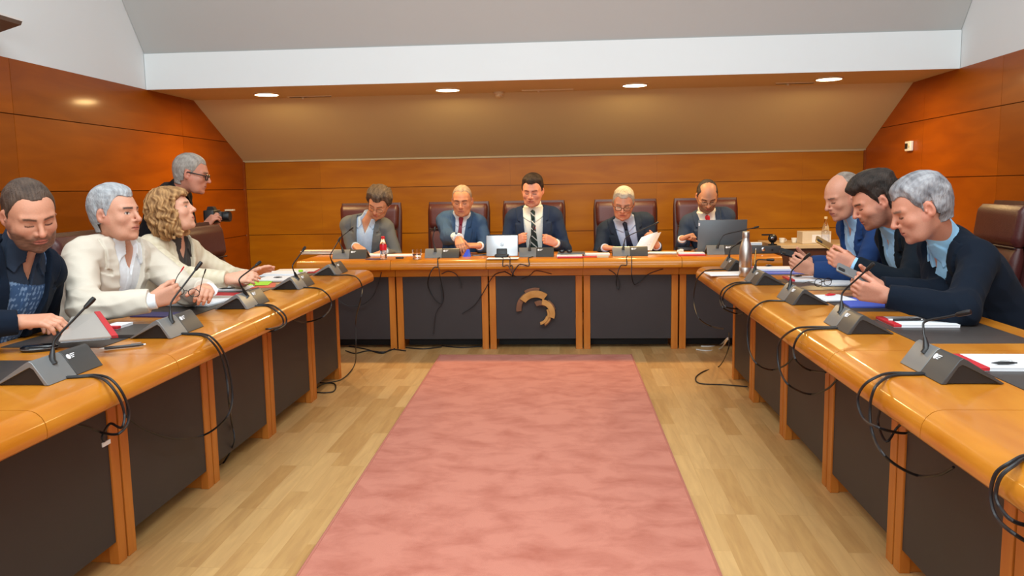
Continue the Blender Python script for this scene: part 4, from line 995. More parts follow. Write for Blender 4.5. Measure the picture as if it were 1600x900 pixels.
# notebook with red spine held/tilted by bearded man
nb_ = thing('notebook', 'open white notebook with a red spine, lifted by the bearded man', 'notebook', (0, 0, 0))
q0, q1, q2, q3 = [Vector(v) for v in (pY(92, 534, 2.60), pY(184, 527, 2.60), pY(156, 489, 2.98), pY(112, 497, 2.98))]
nn = (q1-q0).cross(q3-q0).normalized()*.005
if nn.z < 0: nn = -nn
MB().add([q0, q1, q2, q3, q0+nn, q1+nn, q2+nn, q3+nn], [(0, 1, 2, 3), (4, 5, 6, 7), (0, 1, 5, 4), (1, 2, 6, 5), (2, 3, 7, 6), (3, 0, 4, 7)]).build('cover', M['grey_cover'], nb_, smooth=False)
n2_ = nn*1.5; e1 = (q1-q0).normalized()*.022
MB().add([q1-e1-nn*.3, q1+e1*.1-nn*.3, q2+e1*.1-nn*.3, q2-e1-nn*.3, q1-e1+n2_, q1+e1*.1+n2_, q2+e1*.1+n2_, q2-e1+n2_], [(0, 1, 2, 3), (4, 5, 6, 7), (0, 1, 5, 4), (1, 2, 6, 5), (2, 3, 7, 6), (3, 0, 4, 7)]).build('spine', M['red'], nb_, smooth=False)
m_ = MB(); 
for k_ in range(3):
    o1 = -nn*(.25+.35*k_); u3 = (q3-q0).normalized()*.012; m_.add([q0+o1+e1*.2, q1+o1-e1*1.2, q2+o1-e1*1.2+u3, q3+o1+e1*.2+u3], [(0, 1, 2, 3)])
m_.build('pages', M['paper'], nb_, smooth=False)
stack('closed_folder', 'dark grey folder lying under the lifted white notebook', 'folder', P_(196, 519, TT), .26, .22, .012, math.pi/2+.1, 'pad', 1)
notepad('small white notepad with red edge between the bearded man and the next microphone', P_(183, 511, TT+.012), .12, .07, math.pi/2, 'red')
# silver-haired man
stack('paper_sheaf', 'white sheaf of papers under the hands of the silver-haired man', 'papers', P_(318, 472, TT), .22, .31, .012, -.12, 'paper', 5, jitter=.01)
m_ = stack('slim_folder', 'slim violet folder on the desk beside the sleeve of the cream jacket', 'folder', P_(245, 493, T+.001), .12, .19, .007, math.pi/2-.1, 'navy_card', 1)
stack('orange_folder', 'orange-red folder under the white sheaf of papers', 'folder', P_(330, 464, TT-.003), .23, .33, .003, -.2, 'red', 1)
# woman
stack('white_notepad', 'white notepad in front of the curly-haired woman', 'notepad', P_(358, 452, TT), .22, .20, .010, .1, 'paper', 2)
pen('dark clip pen on the white notepad of the curly-haired woman', P_(342, 451, TT+.015), P_(366, 450, TT+.015), 'black', 'black', .004)
stack('lime_paper', 'lime green paper sheet lying beneath the hands of the curly-haired woman', 'paper', P_(385, 444, TT+.002), .26, .20, .003, .25, 'green', 2, jitter=.015)
stack('lime_paper', 'small lime green sheet to the left of the white notepad', 'paper', P_(338, 445, TT+.004), .14, .12, .003, .5, 'green', 1)
stack('red_folder', 'red folder under the lime green paper at the fourth left microphone', 'folder', P_(405, 447, TT-.002), .18, .24, .003, .35, 'red', 1)
stack('white_notepad', 'white notepad with dark clip beside the fourth left microphone', 'notepad', P_(432, 437, TT), .20, .24, .012, .0, 'paper', 2)
pen('dark clip pen on the white notepad beside the fourth left microphone', P_(427, 433.5, TT+.017), P_(440, 433, TT+.017), 'black', 'black', .004)
stack('paper_pile', 'pale violet pile of papers at the far end of the left row', 'papers', P_(438, 429, TT), .30, .22, .014, .05, 'paper', 4, jitter=.012, seed=3)
stack('red_folder', 'pinkish red folder on the far left desk end behind the last microphone', 'folder', P_(470, 424, TT), .30, .22, .005, .0, 'red', 1)
stack('paper_pile', 'thin white pile of papers on the red folder at the far left desk end', 'papers', P_(463, 423, TT+.006), .28, .16, .006, .05, 'cream_paper', 2, seed=5)
bc_ = thing('bottle_cap', 'small green bottle cap on the papers at the far left desk end', 'cap', P_(470, 424.5, TT+.018))
MB().lathe([(.015, 0), (.0155, .004), (.0145, .011), (.011, .013)], n=18).build('cap', M['green'], bc_); MB().lathe([(.0158, 0), (.0158, .003)], n=18).build('ring', M['green'], bc_)
# folded spectacles held by the silver-haired man
sp = thing('spectacles', 'folded spectacles with red temple tips held by the silver-haired man', 'spectacles', P_(295, 455, .84))
Hs = Vector(pY(291, 456, 3.36)); sp.location = Hs
m_ = MB()
for q in (-1, 1):
    m_.tube([(q*.033+.024*math.cos(2*math.pi*k_/18), 0, .018*math.sin(2*math.pi*k_/18)) for k_ in range(19)], .0018, 6)
m_.tube([(-.01, 0, .003), (0, 0, .007), (.01, 0, .003)], .0018, 6); m_.build('frame', M['black'], sp)
l1_ = [(-.056, 0, .005), (-.04, -.01, .06), (-.018, -.012, .10)]; l2_ = [(.057, 0, .005), (.07, -.01, .07), (.078, -.01, .10)]
for ll, tm in ((l1_, 'redbright'), (l2_, 'black')):
    t_ = MB().tube(spline(ll, 5), .0020, 6).build('temple', M['black'], sp)
    e_ = Vector(ll[-1]); f_ = Vector(ll[-2]); MB().tube([e_.lerp(f_, .3), e_, e_+(e_-f_).normalized()*.016], [.002, .0032, .003], 8).build('temple_tip', M[tm], t_)
m_ = MB()
for q in (-1, 1): m_.loft([[(q*.033+.0225*math.cos(2*math.pi*k_/16), y_, .0165*math.sin(2*math.pi*k_/16)) for k_ in range(16)] for y_ in (-.0005, .0005)])
m_.build('lens', M['lens'], sp); sp.rotation_euler = (.1, .15, .1)

# right row
def rnote(label, c, rz, w_=.23, d=.20, **k): return notepad(label, c, w_, d, rz, **k)
rnote('nearest white notepad with red edge on the right row, black pen lying on it', P_(1588, 569, TT), -.02, .30, .195)
pen('black pen lying on the nearest right notepad', P_(1549, 567, TT+.017), P_(1587, 567, TT+.017), 'black', 'black', .0048)
rnote('white notepad with red edge on the bare leather pad right of the blue folder', P_(1432, 505, TT), -.03, .24, .20)
pen('black pen along the far edge of the notepad on the bare leather pad', P_(1388, 500, TT+.016), P_(1440, 499, TT+.016), 'black', 'white_plastic', .005)
stack('blue_folder', 'bright blue folder under the forearms of the grey-haired man in dark navy', 'folder', P_(1380, 474, TT), .36, .30, .006, -.10, 'blue', 1)
stack('paper_sheaf', 'white sheaf of papers left of the blue folder', 'papers', P_(1300, 467, TT+.001), .14, .20, .008, .1, 'paper', 3)
pen('red pen lying left of the blue folder', P_(1289, 461, TT+.014), P_(1304, 460, TT+.014), 'redbright', 'redbright', .006)
stack('blue_folder', 'small blue folder corner under the elbow of the grey-haired man in dark navy', 'folder', P_(1440, 476, TT), .12, .10, .005, .1, 'bluebright', 1)
rnote('white notepad with red edge behind the third right microphone', P_(1262, 437, TT), -.05, .24, .20)
stack('paper_sheaf', 'pale violet sheaf of papers under the lying spectacles', 'papers', P_(1303, 443, TT+.001), .20, .20, .010, .1, 'paper', 3, seed=4)
pen('dark pen along the far edge of the third right notepad', P_(1240, 431.5, TT+.016), P_(1252, 431, TT+.016), 'black', 'black', .005)
rnote('white notepad with red edge right of the steel bottle', P_(1205, 421, TT+.006), -.05, .26, .18)
stack('blue_folder', 'violet blue folder under the notepad right of the steel bottle', 'folder', P_(1232, 425, TT-.001), .40, .26, .005, -.05, 'blue', 1)
pen('dark pen on the notepad right of the steel bottle', P_(1196, 415.5, TT+.021), P_(1206, 415, TT+.021), 'black', 'black', .005)
stack('paper_sheaf', 'pale sheaf of papers left of the steel bottle at the right row end', 'papers', P_(1138, 429, T+.001), .26, .17, .010, .06, 'paper', 3, seed=6)
gl = thing('spectacles', 'dark spectacles standing folded on the papers before the dark-haired man', 'spectacles', P_(1286, 441, TT+.034), .35)
m_ = MB()
for q in (-1, 1): m_.tube([(q*.032+.023*math.cos(2*math.pi*k_/18), .004*q, .020*math.sin(2*math.pi*k_/18)) for k_ in range(19)], .0020, 6)
m_.tube([(-.01, 0, .004), (0, 0, .008), (.01, 0, .004)], .002, 6); m_.build('frame', M['black'], gl)
for q in (-1, 1): MB().tube([(q*.055, 0, .008), (q*.056, .05, .0), (q*.052, .10, -.016)], .0019, 6).build('temple', M['black'], gl)
m_ = MB()
for q in (-1, 1): m_.loft([[(q*.032+.0215*math.cos(2*math.pi*k_/16), y_+.004*q, .0185*math.sin(2*math.pi*k_/16)) for k_ in range(16)] for y_ in (-.0005, .0005)])
m_.build('lens', M['lens'], gl)
bt = thing('steel_bottle', 'brushed steel thermos bottle standing on the right row end', 'bottle', (float(pz(1166, 433, T)[0])+.0, float(pz(1166, 433, T)[1])+.03, T+.001))
sc_b = 1.0
MB().lathe([(.034, 0), (.0365, .003), (.0365, .055), (.0360, .056), (.0360, .058), (.0368, .059), (.037, .15), (.0345, .178), (.027, .205), (.0215, .222), (.0205, .235)], n=36).build('body', M['steel'], bt)
MB().lathe([(.0212, .2355), (.0218, .238), (.0218, .262), (.0205, .268), (.018, .2695)], n=32).build('lid', M['steel'], bt)
MB().lathe([(.0206, .2682), (.0200, .2715), (.012, .272)], n=28).build('lid_ring', M['cream_plastic'], bt)
gp = tuple(pY(1178, 418, 4.90)); gt = tuple(pY(1181, 389, 4.92))
pen('gold pen standing upright behind the steel bottle', (gp[0], gp[1], T+.002), gt, 'gold', 'white_plastic', .0042, group=None)

# back desk
stack('paper_pile', 'cream and white pile of papers at the left end of the back desk', 'papers', P_(505, 396.5, T+.001), .34, .16, .032, .05, 'cream_paper', 6, jitter=.012, seed=8)
notepad('open notepad before the man in grey suit', P_(580, 399, T+.001), .24, .18, 0, 'cream_plastic')
pet = thing('water_bottle', 'small clear water bottle with red cap and red label before the man in grey suit', 'bottle', (float(pz(598, 406, T)[0]), 6.36, T+.001))
MB().lathe([(.022, .001), (.026, .004), (.027, .03), (.0255, .04), (.027, .05), (.0265, .12), (.022, .145), (.0125, .165), (.0115, .178)], n=24).build('bottle_body', M['glass'], pet)
MB().lathe([(.0232, .004), (.0242, .03), (.0242, .085)], n=20).build('water', M['water'], pet)
MB().lathe([(.0276, .075), (.0280, .077), (.0280, .118), (.0276, .120)], n=24, cap=False).build('label', M['redbright'], pet)
MB().lathe([(.0145, .166), (.0148, .168), (.0142, .184), (.012, .186)], n=20).build('cap', M['redbright'], pet)
gs = thing('drinking_glass', 'low clear drinking glass of water left of the second back microphone', 'glass', (float(pz(650, 406, T)[0]), 6.34, T+.001))
MB().lathe([(.030, 0), (.034, .002), (.038, .08), (.0358, .08), (.032, .010), (.002, .009)], n=28).build('tumbler', M['glass'], gs)
MB().lathe([(.0318, .011), (.0342, .045)], n=24).build('water', M['water'], gs)
stack('loose_sheet', 'white sheets lying between the water bottle and the drinking glass', 'papers', P_(630, 399, T+.001), .30, .16, .006, .04, 'paper', 2, seed=3)
kk = thing('car_key', 'small dark key fob on the desk left of the drinking glass', 'key', P_(625, 404, T+.001))
MB().rbox(-.035, .03, -.014, .014, 0, .012, .008).build('fob', M['black'], kk); MB().tube([(.03, 0, .006), (.045, .004, .006), (.055, .0, .006)], .002, 6).build('ring', M['chrome'], kk)
tag(stack('clear_bag', 'violet tinted folder lying before the red-capped bottle', 'folder', P_(584, 405, T+.001), .13, .07, .004, 0, 'navy_card', 1), 'small violet folder lying in front of the hands of the man in grey suit', 'folder')
bl_ = thing('blue_packet', 'bright blue folded packet in the reaching hand of the man with crimson tie', 'packet', pY(728, 398, 6.56))
MB().add([(-.045, -.02, -.05), (.05, -.02, -.052), (.05, .02, -.052), (-.045, .02, -.05), (.01, -.005, .045), (.03, -.005, .045), (.03, .005, .045), (.01, .005, .045)], [(0, 3, 2, 1), (4, 5, 6, 7), (0, 1, 5, 4), (1, 2, 6, 5), (2, 3, 7, 6), (3, 0, 4, 7)]).build('packet_front', M['bluebright'], bl_, smooth=False)
MB().add([(.0, -.022, -.05), (.052, -.022, -.05), (.03, -.007, .04)], [(0, 1, 2)]).build('flap', M['blue'], bl_, smooth=False)
tp_ = thing('phone', 'dark phone lying right of the blue packet on the back desk', 'phone', P_(752, 399, T+.001), .3)
MB().rbox(-.08, .08, -.04, .04, 0, .008, .01).build('phone_body', M['mic_grey'], tp_); MB().rbox(-.076, .076, -.036, .036, .008, .0086, .008).build('screen', M['screen'], tp_)
# silver tablet in a stand, logo on the back
tb = thing('tablet', 'silver tablet with black stand and round mark, back to the room', 'tablet', (bx_(784, 404, 6.42), 6.42, T+.005), 0)
X_ = Matrix.Translation((0, .035, .004)) @ Matrix.Rotation(-.16, 4, 'X')
MB(X_).rbox(-.128, .128, -.004, .004, .0, .168, .004, 2).build('tablet_shell', M['laptop_silver'], tb)
MB(X_).box(-.118, .132, .0035, .0065, .002, .176).build('screen', M['screen'], tb, smooth=False)
m_ = MB(X_); m_.tube([(.013*math.cos(2*math.pi*k_/20), -.0046, .094+.013*math.sin(2*math.pi*k_/20)) for k_ in range(21)], .0012, 5)
m_.tube([(-.006, -.0046, .104), (-.006, -.0046, .086)], .0011, 5); m_.tube([(-.006, -.0046, .094), (-.001, -.0046, .095), (-.001, -.0046, .086)], .0011, 5)
m_.tube([(.003, -.0046, .096), (.003, -.0046, .080)], .0011, 5); m_.tube([(.003, -.0046, .096), (.008, -.0046, .094), (.008, -.0046, .088), (.003, -.0046, .087)], .0011, 5)
m_.build('mark', M['mic_dark'], tb)
MB().rbox(-.055, .055, -.045, .05, 0, .022, .012).build('stand_base', M['black'], tb); MB(Matrix.Rotation(-.3, 4, 'X')).rbox(-.042, .042, -.012, .006, .015, .068, .006).build('stand_arm', M['black'], tb)
stack('loose_sheet', 'white sheet under the silver tablet', 'paper', P_(785, 404, T+.0008), .25, .12, .003, 0, 'paper', 1)
# right of the centre
notepad('red and white notepad right of the central back microphone', P_(890, 401, T+.001), .20, .13, 0, 'paper', page='paper', h=.016)
stack('red_folder', 'red folder edge under the notepad right of the central back microphone', 'folder', P_(890, 402.5, T+.0005), .20, .11, .008, 0, 'red', 1)
stack('dark_folder', 'dark folder with grey edge behind the notepad, by the striped tie man', 'folder', P_(892, 396, T+.018), .22, .16, .010, 0, 'laptop_grey', 1)
sh_ = thing('sunglasses', 'dark sunglasses on the dark folder right of the striped tie man', 'sunglasses', P_(884, 393, T+.045))
MB().ball((-.03, 0, 0), .022, 12, 8, (1, .3, .7)).ball((.03, 0, 0), .022, 12, 8, (1, .3, .7)).build('lens', M['screen'], sh_); MB().tube([(-.055, 0, .004), (-.055, .05, 0), (.055, .05, 0), (.055, 0, .004)], .002, 6).tube([(-.01, 0, .005), (.01, 0, .005)], .002, 6).build('frame', M['black'], sh_)
notepad('white notepad left of the newspaper reader, small reddish edge below', P_(932, 398, T+.001), .21, .14, 0, 'paper')
stack('small_box', 'small pale box at the edge before the newspaper reader', 'box', P_(941, 402, T+.0005), .09, .04, .016, 0, 'cream_plastic', 1)
stack('red_folder', 'thin red folder under the white notepad left of the newspaper reader', 'folder', P_(925, 401.5, T+.0005), .26, .08, .004, 0, 'red', 1)
stack('loose_sheet', 'fanned white sheets to the right of the newspaper reader microphone', 'papers', P_(1034, 396, T+.001), .22, .15, .010, -.1, 'paper', 3, jitter=.015)
nw = thing('newspaper', 'folded newspaper page held up by the grey-haired man with spectacles', 'newspaper', (0, 0, 0))
a0_, a1_, a2_, a3_ = [Vector(v) for v in (pY(990, 392, 6.68), pY(1014, 391, 6.72), pY(1028, 362, 6.80), pY(1002, 371, 6.74))]
def sheetpatch(p00, p10, p11, p01, bulge, n=8):
    m = MB(); nrm = (p10-p00).cross(p01-p00).normalized()
    fr = [[p00.lerp(p10, i_/n).lerp(p01.lerp(p11, i_/n), j_/n)+nrm*bulge*math.sin(math.pi*i_/n)*(.6+.4*math.sin(math.pi*j_/n)) for i_ in range(n+1)] for j_ in range(n+1)]
    vs = [p for r_ in fr for p in r_]; vs2 = [p+nrm*.0012 for p in vs]; N_ = len(vs); fs = []
    for j_ in range(n):
        for i_ in range(n):
            a = j_*(n+1)+i_; fs += [(a, a+1, a+n+2, a+n+1), (N_+a, N_+a+n+1, N_+a+n+2, N_+a+1)]
    for k_ in range(n):
        for a, b in ((k_, k_+1), (n*(n+1)+k_, n*(n+1)+k_+1), (k_*(n+1), (k_+1)*(n+1)), (k_*(n+1)+n, (k_+1)*(n+1)+n)): fs.append((a, b, N_+b, N_+a))
    return m.add(vs2 if False else vs+vs2, fs)
sheetpatch(a0_, a1_, a2_, a3_, .03).build('front_page', M['paper'], nw)
off = Vector((.025, .02, -.004)); sheetpatch(a0_+off*.4, a1_+off, a2_+off*1.2, a3_+off*.8, .02).build('inner_page', M['cream_paper'], nw)
m_ = MB()
for i_ in range(5):
    f0 = .15+.15*i_; u_ = a0_.lerp(a3_, f0); v_ = a1_.lerp(a2_, f0); nrm = (a1_-a0_).cross(a3_-a0_).normalized()
    pts = [u_.lerp(v_, k_/8)+nrm*(.03*math.sin(math.pi*k_/8)*(.6+.4*math.sin(math.pi*f0))*1.0) for k_ in range(1, 8)]
    m_.tube([p-nrm*.0005 for p in pts], .0018, 4)
m_.build('printed_lines', M['paper_lines'], nw)
notepad('white notepad with red edge left of the grey laptop', P_(1080, 397, T+.001), .20, .11, 0, 'paper', h=.014)
stack('red_folder', 'red folder under the notepad left of the grey laptop', 'folder', P_(1080, 399, T+.0005), .21, .10, .005, 0, 'red', 1)
tis = thing('crumpled_tissue', 'small crumpled cream tissue left of the grey laptop', 'tissue', P_(1063, 396, T+.004)); rr0 = random.Random(2)
for k_ in range(3): MB().ball((rr0.uniform(-.012, .012), rr0.uniform(-.01, .01), .012+.006*k_), .017, 7, 5, (1.2, .8, .9)).build('fold', M['cream_paper'], tis, smooth=False)
wm = thing('wallet', 'black wallet lying behind the notepad left of the grey laptop', 'wallet', P_(1070, 391, T+.001))
MB().rbox(-.07, .07, -.05, .05, 0, .03, .012).build('leather_body', M['black'], wm); MB().box(-.071, .071, -.051, -.0495, .012, .015).build('seam', M['mic_grey'], wm, smooth=False)
lp = thing('laptop', 'open slate grey laptop with its lid towards the room', 'laptop', (bx_(1127, 396, 6.66), 6.66, T), -.02)
MB().rbox(-.195, .195, -.0, .24, .001, .014, .012).build('keyboard_base', M['laptop_grey'], lp); MB().box(-.17, .17, .02, .13, .014, .0155).build('keys', M['black'], lp, smooth=False)
X_ = Matrix.Translation((0, -.002, .012)) @ Matrix.Rotation(.14, 4, 'X')
MB(X_).rbox(-.195, .195, -.007, .0, .0, .262, .003, 2).build('lid', M['laptop_grey'], lp); MB(X_).box(-.185, .185, .0, .0015, .008, .255).build('screen', M['screen'], lp, smooth=False)
MB(X_).box(-.192, -.180, -.0082, -.0068, .215, .24).build('sticker', M['paper'], lp, smooth=False); MB(Matrix.Translation((0, 0, .008))).tube([(-.15, 0, 0), (.15, 0, 0)], .007, 8).build('hinge', M['black'], lp)
# conference box with handset
bxq = thing('recorder_box', 'black equipment box at the right end of the back desk', 'device', (bx_(1197, 394, 6.6), 6.6, T), 0)
MB().rbox(-.15, .10, -.07, .09, .001, .062, .008).build('housing', M['mic_dark'], bxq); MB(Matrix.Translation((-.04, -.0705, .036)) @ Matrix.Rotation(math.pi/2, 4, 'X')).lathe([(.014, 0), (.014, .006), (.010, .008)], n=18).build('dial', M['chrome'], bxq)
MB(Matrix.Translation((.03, -.0705, .03)) @ Matrix.Rotation(math.pi/2, 4, 'X')).lathe([(.009, 0), (.009, .006)], n=14).build('knob', M['black'], bxq)
cmr = thing('webcam', 'small black round camera on the equipment box', 'camera', (bx_(1207, 380, 6.62), 6.62, T+.0635))
MB().lathe([(.035, 0), (.035, .006), (.012, .010), (.010, .024)], n=20).build('foot', M['black'], cmr); MB().ball((0, 0, .052), .036, 18, 12).build('head', M['black'], cmr); MB(Matrix.Translation((-.01, -.034, .055)) @ Matrix.Rotation(math.pi/2, 4, 'X')).lathe([(.012, 0), (.012, .006), (.008, .007)], n=16).build('lens', M['chrome'], cmr)
MB().box(-.085, -.0, -.012, .012, .076, .088).build('arm', M['black'], cmr, smooth=False)
stack('envelope', 'small white box on the equipment box behind the steel bottle', 'box', (bx_(1180, 386, 6.64), 6.64, T+.0635), .09, .05, .022, 0, 'paper', 1)
# low cabinet at the back right with things on it
cb = thing('low_cabinet', 'dark low cabinet with a pale shelf top in the back right corner', 'cabinet', (2.42, 7.9, 0))
MB().box(-.46, .52, -.22, .42, .06, .70).build('body', M['cabinet'], cb, smooth=False, bevel=.003); MB().box(-.50, .53, -.25, .43, .70, .735).build('top_shelf', M['shelf'], cb, smooth=False, bevel=.003)
for s_ in (-1, 1):
    dr_ = MB().box(*( (-.45, .02) if s_ < 0 else (.04, .51)), -.232, -.221, .09, .68).build('door', M['cabinet'], cb, smooth=False, bevel=.002)
    MB().tube([(.0 if s_ < 0 else .06, -.245, .36), (.0 if s_ < 0 else .06, -.245, .46)], .006, 8).build('handle', M['chrome'], dr_)
MB().box(-.44, .5, -.18, .4, 0, .06).build('plinth', M['dark'], cb, smooth=False)
bo = thing('carton', 'white carton on the pale shelf of the low cabinet', 'box', (bx_(1272, 385, 7.85), 7.85, .736), .05)
MB().box(-.14, .13, -.08, .08, 0, .115).build('carton_body', M['card'], bo, smooth=False, bevel=.003); MB().box(-.05, .125, -.083, -.0805, .012, .085).build('label', M['paper'], bo, smooth=False); MB().box(-.141, .131, -.004, .004, .1155, .117).build('tape', M['cream_plastic'], bo, smooth=False)
gb = thing('glass_bottle', 'clear glass bottle beside the white carton on the low cabinet', 'bottle', (bx_(1287, 385, 7.76), 7.72, .736))
MB().lathe([(.028, 0), (.034, .004), (.035, .12), (.030, .16), (.014, .20), (.013, .235)], n=24).build('bottle_body', M['glass'], gb); MB().lathe([(.015, .236), (.015, .255), (.012, .257)], n=18).build('cap', M['cream_plastic'], gb)
for px_, lb_ in ((1222, 'left small white cup on the pale shelf of the low cabinet'), (1241, 'right small white cup on the pale shelf of the low cabinet')):
    cu_ = thing('cup', lb_, 'cup', (bx_(px_, 376, 7.95), 7.95, .736), 0, 'small cups on the low cabinet')
    MB().lathe([(.018, 0), (.022, .002), (.03, .045), (.028, .045), (.019, .006), (.001, .005)], n=20).build('cup_body', M['white_plastic'], cu_); MB().tube([(.028, 0, .036), (.042, 0, .03), (.04, 0, .018), (.025, 0, .014)], .003, 6).build('handle', M['white_plastic'], cu_)
# ------------------------------------------------------------------ people
def A_(x, y, Y): return pY(x, y, Y)
K1 = (.30, .45, .30); FIST = (1.25, 1.45, .9); HOLD = (.75, .85, .5); FLAT = (.12, .2, .15)
GB = None
# --- five at the back table (they face the camera: their right hand is on the left of the picture)
PB = {}
PB[1] = person('man in grey suit and open pale blue shirt writing, head tilted, spectacles', dict(
    s=1.08, hs=1.12, pelvis=(-1.87, 7.28, .56), neck=A_(573, 343, 7.12), head=A_(592, 316, 7.0), yaw=-86, hdir=(-99, -34, 14), tilt=0,
    rh=(A_(556, 385, 6.80), (.6, -.6, -.25), (.2, .1, -1), (.5, .6, .4), (.6, .5)), lh=(A_(600, 393, 6.86), (-.8, -.25, -.2), (0, -.1, -1), K1),
    elb={1: (-.4, .4, -1), -1: (.4, .4, -1)}, skin='#c98f6e', hair=('#3d3128', '#6f6052'), style='short', hairline=.058, thick=.013, top=.012, messy=.004, sidevol=.012, beard=('#7c6455', .35), brow='#3a2c24', eyes='down',
    glasses=('glasses_metal', .0012, False), jacket='#66696a', shirt='#b9cfe6', collar='open', V=(-.6, .50, .080), w=.92, h=.0055, hc=.0075, seed=2))
PB[2] = person('balding man in mid-blue suit and crimson tie reaching forward with one arm', dict(
    s=1.08, hs=1.12, pelvis=(-1.02, 7.32, .56), neck=A_(722, 336, 7.2), head=A_(722, 313, 7.08), yaw=-88, hdir=(-90, -14, 0),
    rh=(A_(716, 373, 6.70), (.25, -.75, -.45), (.3, -.3, -.8), (.4, .5, .3), (.5, .4)), lh=(A_(749, 384, 6.84), (-.9, -.2, .05), (0, .3, -1), HOLD),
    elb={1: (-.5, .2, -.9), -1: (.35, .4, -1)}, skin='#c98a68', hair=('#8a7868', '#a8927e'), style='short', temple=1.0, scalp=.35, thick=.002, hairline=.082, brow='#3d2e28', eyes='down',
    jacket='#3d5677', shirt='#e4ebf2', collar='tie', tie=('#8c1f33',), V=(-.1, .50, .055), w=.86, belly=1.15, h=.0055, hc=.0075, seed=3))
PB[3] = person('dark-haired man in navy suit and striped dark green tie with both fists raised', dict(
    s=1.10, hs=1.14, pelvis=(-.30, 7.33, .56), neck=A_(833, 327, 7.22), head=A_(832, 297, 7.1), yaw=-90, hdir=(-98, -16, 2),
    rh=(A_(803, 378, 6.95), (.75, -.35, .35), (.3, .9, -.2), FIST, (.9, .9)), lh=(A_(868, 380, 6.95), (-.75, -.35, .35), (-.3, .9, -.2), FIST, (.9, .9)),
    elb={1: (-.35, .3, -1), -1: (.35, .3, -1)}, skin='#d2937a', hair=('#1d1613', '#3d3029'), style='short', hairline=.070, thick=.008, top=.014, brow='#2a1d18', eyes='down', beard=('#8a6a5c', .15),
    jacket='#2d3950', shirt='#e6ebe4', collar='tie', tie=('#17302e', '#cfd2cc', '#b02a30'), V=(-.6, .50, .085), cuffx=.012, w=.98, h=.0055, hc=.0075, seed=4))
PB[4] = person('grey-haired man in charcoal suit, dark navy tie and spectacles holding a newspaper', dict(
    s=1.10, hs=1.12, pelvis=(.60, 7.32, .56), neck=A_(975, 343, 7.18), head=A_(974, 317, 7.03), yaw=-90, hdir=(-97, -22, 4),
    rh=(A_(946, 387, 6.82), (.85, -.4, -.05), (.2, -.1, -1), K1), lh=(A_(1026, 384, 6.86), (-.35, -.45, .7), (-.8, .3, .1), HOLD, (.4, .5)),
    elb={1: (-.3, .3, -1), -1: (.15, .4, -1)}, skin='#cc8f73', hair=('#9a907e', '#c2bbac'), style='short', hairline=.066, thick=.008, top=.006, brow='#7d6c60', eyes='down',
    glasses=('black', .0018, False), jacket='#2b3442', shirt='#b7c3dc', collar='tie', tie=('#141d33',), V=(-.6, .50, .085), w=.97, h=.0055, hc=.0075, seed=5))
PB[5] = person('man in slate suit and bright red tie looking down behind the open grey laptop', dict(
    s=1.06, hs=1.10, pelvis=(1.32, 7.33, .56), neck=A_(1103, 333, 7.18), head=A_(1105, 306, 7.03), yaw=-92, hdir=(-91, -34, 0),
    rh=(A_(1066, 373, 6.93), (.65, -.3, .3), (.5, -.3, -.8), FIST, (.9, .8)), lh=(A_(1094, 391, 6.9), (-.6, -.5, -.1), (0, 0, -1), K1),
    elb={1: (-.1, .4, -1), -1: (.3, .3, -1)}, skin='#c08a6c', hair=('#2f2621', '#4c4038'), style='receding', rec=-.01, recx=.058, recz=.03, scalp=.5, thick=.006, top=.0, hairline=.075, brow='#2f2621', eyes='down', beard=('#5a4438', .55),
    glasses=('glasses_metal', .0012, False), jacket='#3c4759', shirt='#ece9e2', collar='tie', tie=('#d0222c',), V=(-.3, .50, .07), w=.94, h=.0055, hc=.0075, seed=6))
# --- three on the right, facing the left
PR = {}
PR[1] = person('balding man in royal blue suit and pale blue open shirt looking down at a phone', dict(
    s=1.05, hs=1.08, pelvis=(2.02, 4.92, .56), neck=A_(1338, 339, 4.88), head=A_(1316, 306, 4.80), yaw=190, hdir=(196, -22, 0), tilt=0,
    lh=(A_(1268, 421, 4.64), (-.93, -.1, .28), (0, .9, .35), HOLD, (.9, .7)), rh=(A_(1264, 410, 4.86), (-.85, -.25, .1), (0, -.9, .3), HOLD),
    elb={-1: (.4, -.2, -.8), 1: (.3, .2, -.8)}, skin='#d4977c', hair=('#7a6c62', '#a89c90'), style='receding', rec=-.012, recz=-.01, thick=.007, hairline=.07, brow='#6a5248', eyes='down', scalp=.25,
    band=.100, wing=.006, jacket='#27406f', shirt='#a8cdee', collar='open', V=(.10, .50, .085), cuff=False, w=.96, h=.0048, hc=.0075, seed=7))
PR[2] = person('dark-haired man in black jacket and sky blue shirt holding up a phone', dict(
    s=1.05, hs=1.10, pelvis=(2.06, 4.26, .56), neck=A_(1397, 353, 4.28), head=A_(1367, 313, 4.18), yaw=184, hdir=(176, -26, 0),
    lh=(A_(1333, 413, 4.02), (-.95, .05, .28), (0, .9, .3), HOLD, (.9, .7)), rh=(A_(1345, 418, 4.3), (-.9, -.2, .1), (0, -.9, .3), HOLD),
    elb={-1: (.5, -.2, -.8), 1: (.3, .2, -.8)}, skin='#d49378', hair=('#1f1a17', '#403630'), style='short', hairline=.064, thick=.012, top=.026, messy=.004, brow='#2d2320', eyes='down', beard=('#54423a', .55), jaw=1.05,
    band=.100, wing=.006, jacket='#151c24', shirt='#9ccbf2', collar='open', V=(.06, .50, .095), w=.97, h=.0045, hc=.007, seed=8))
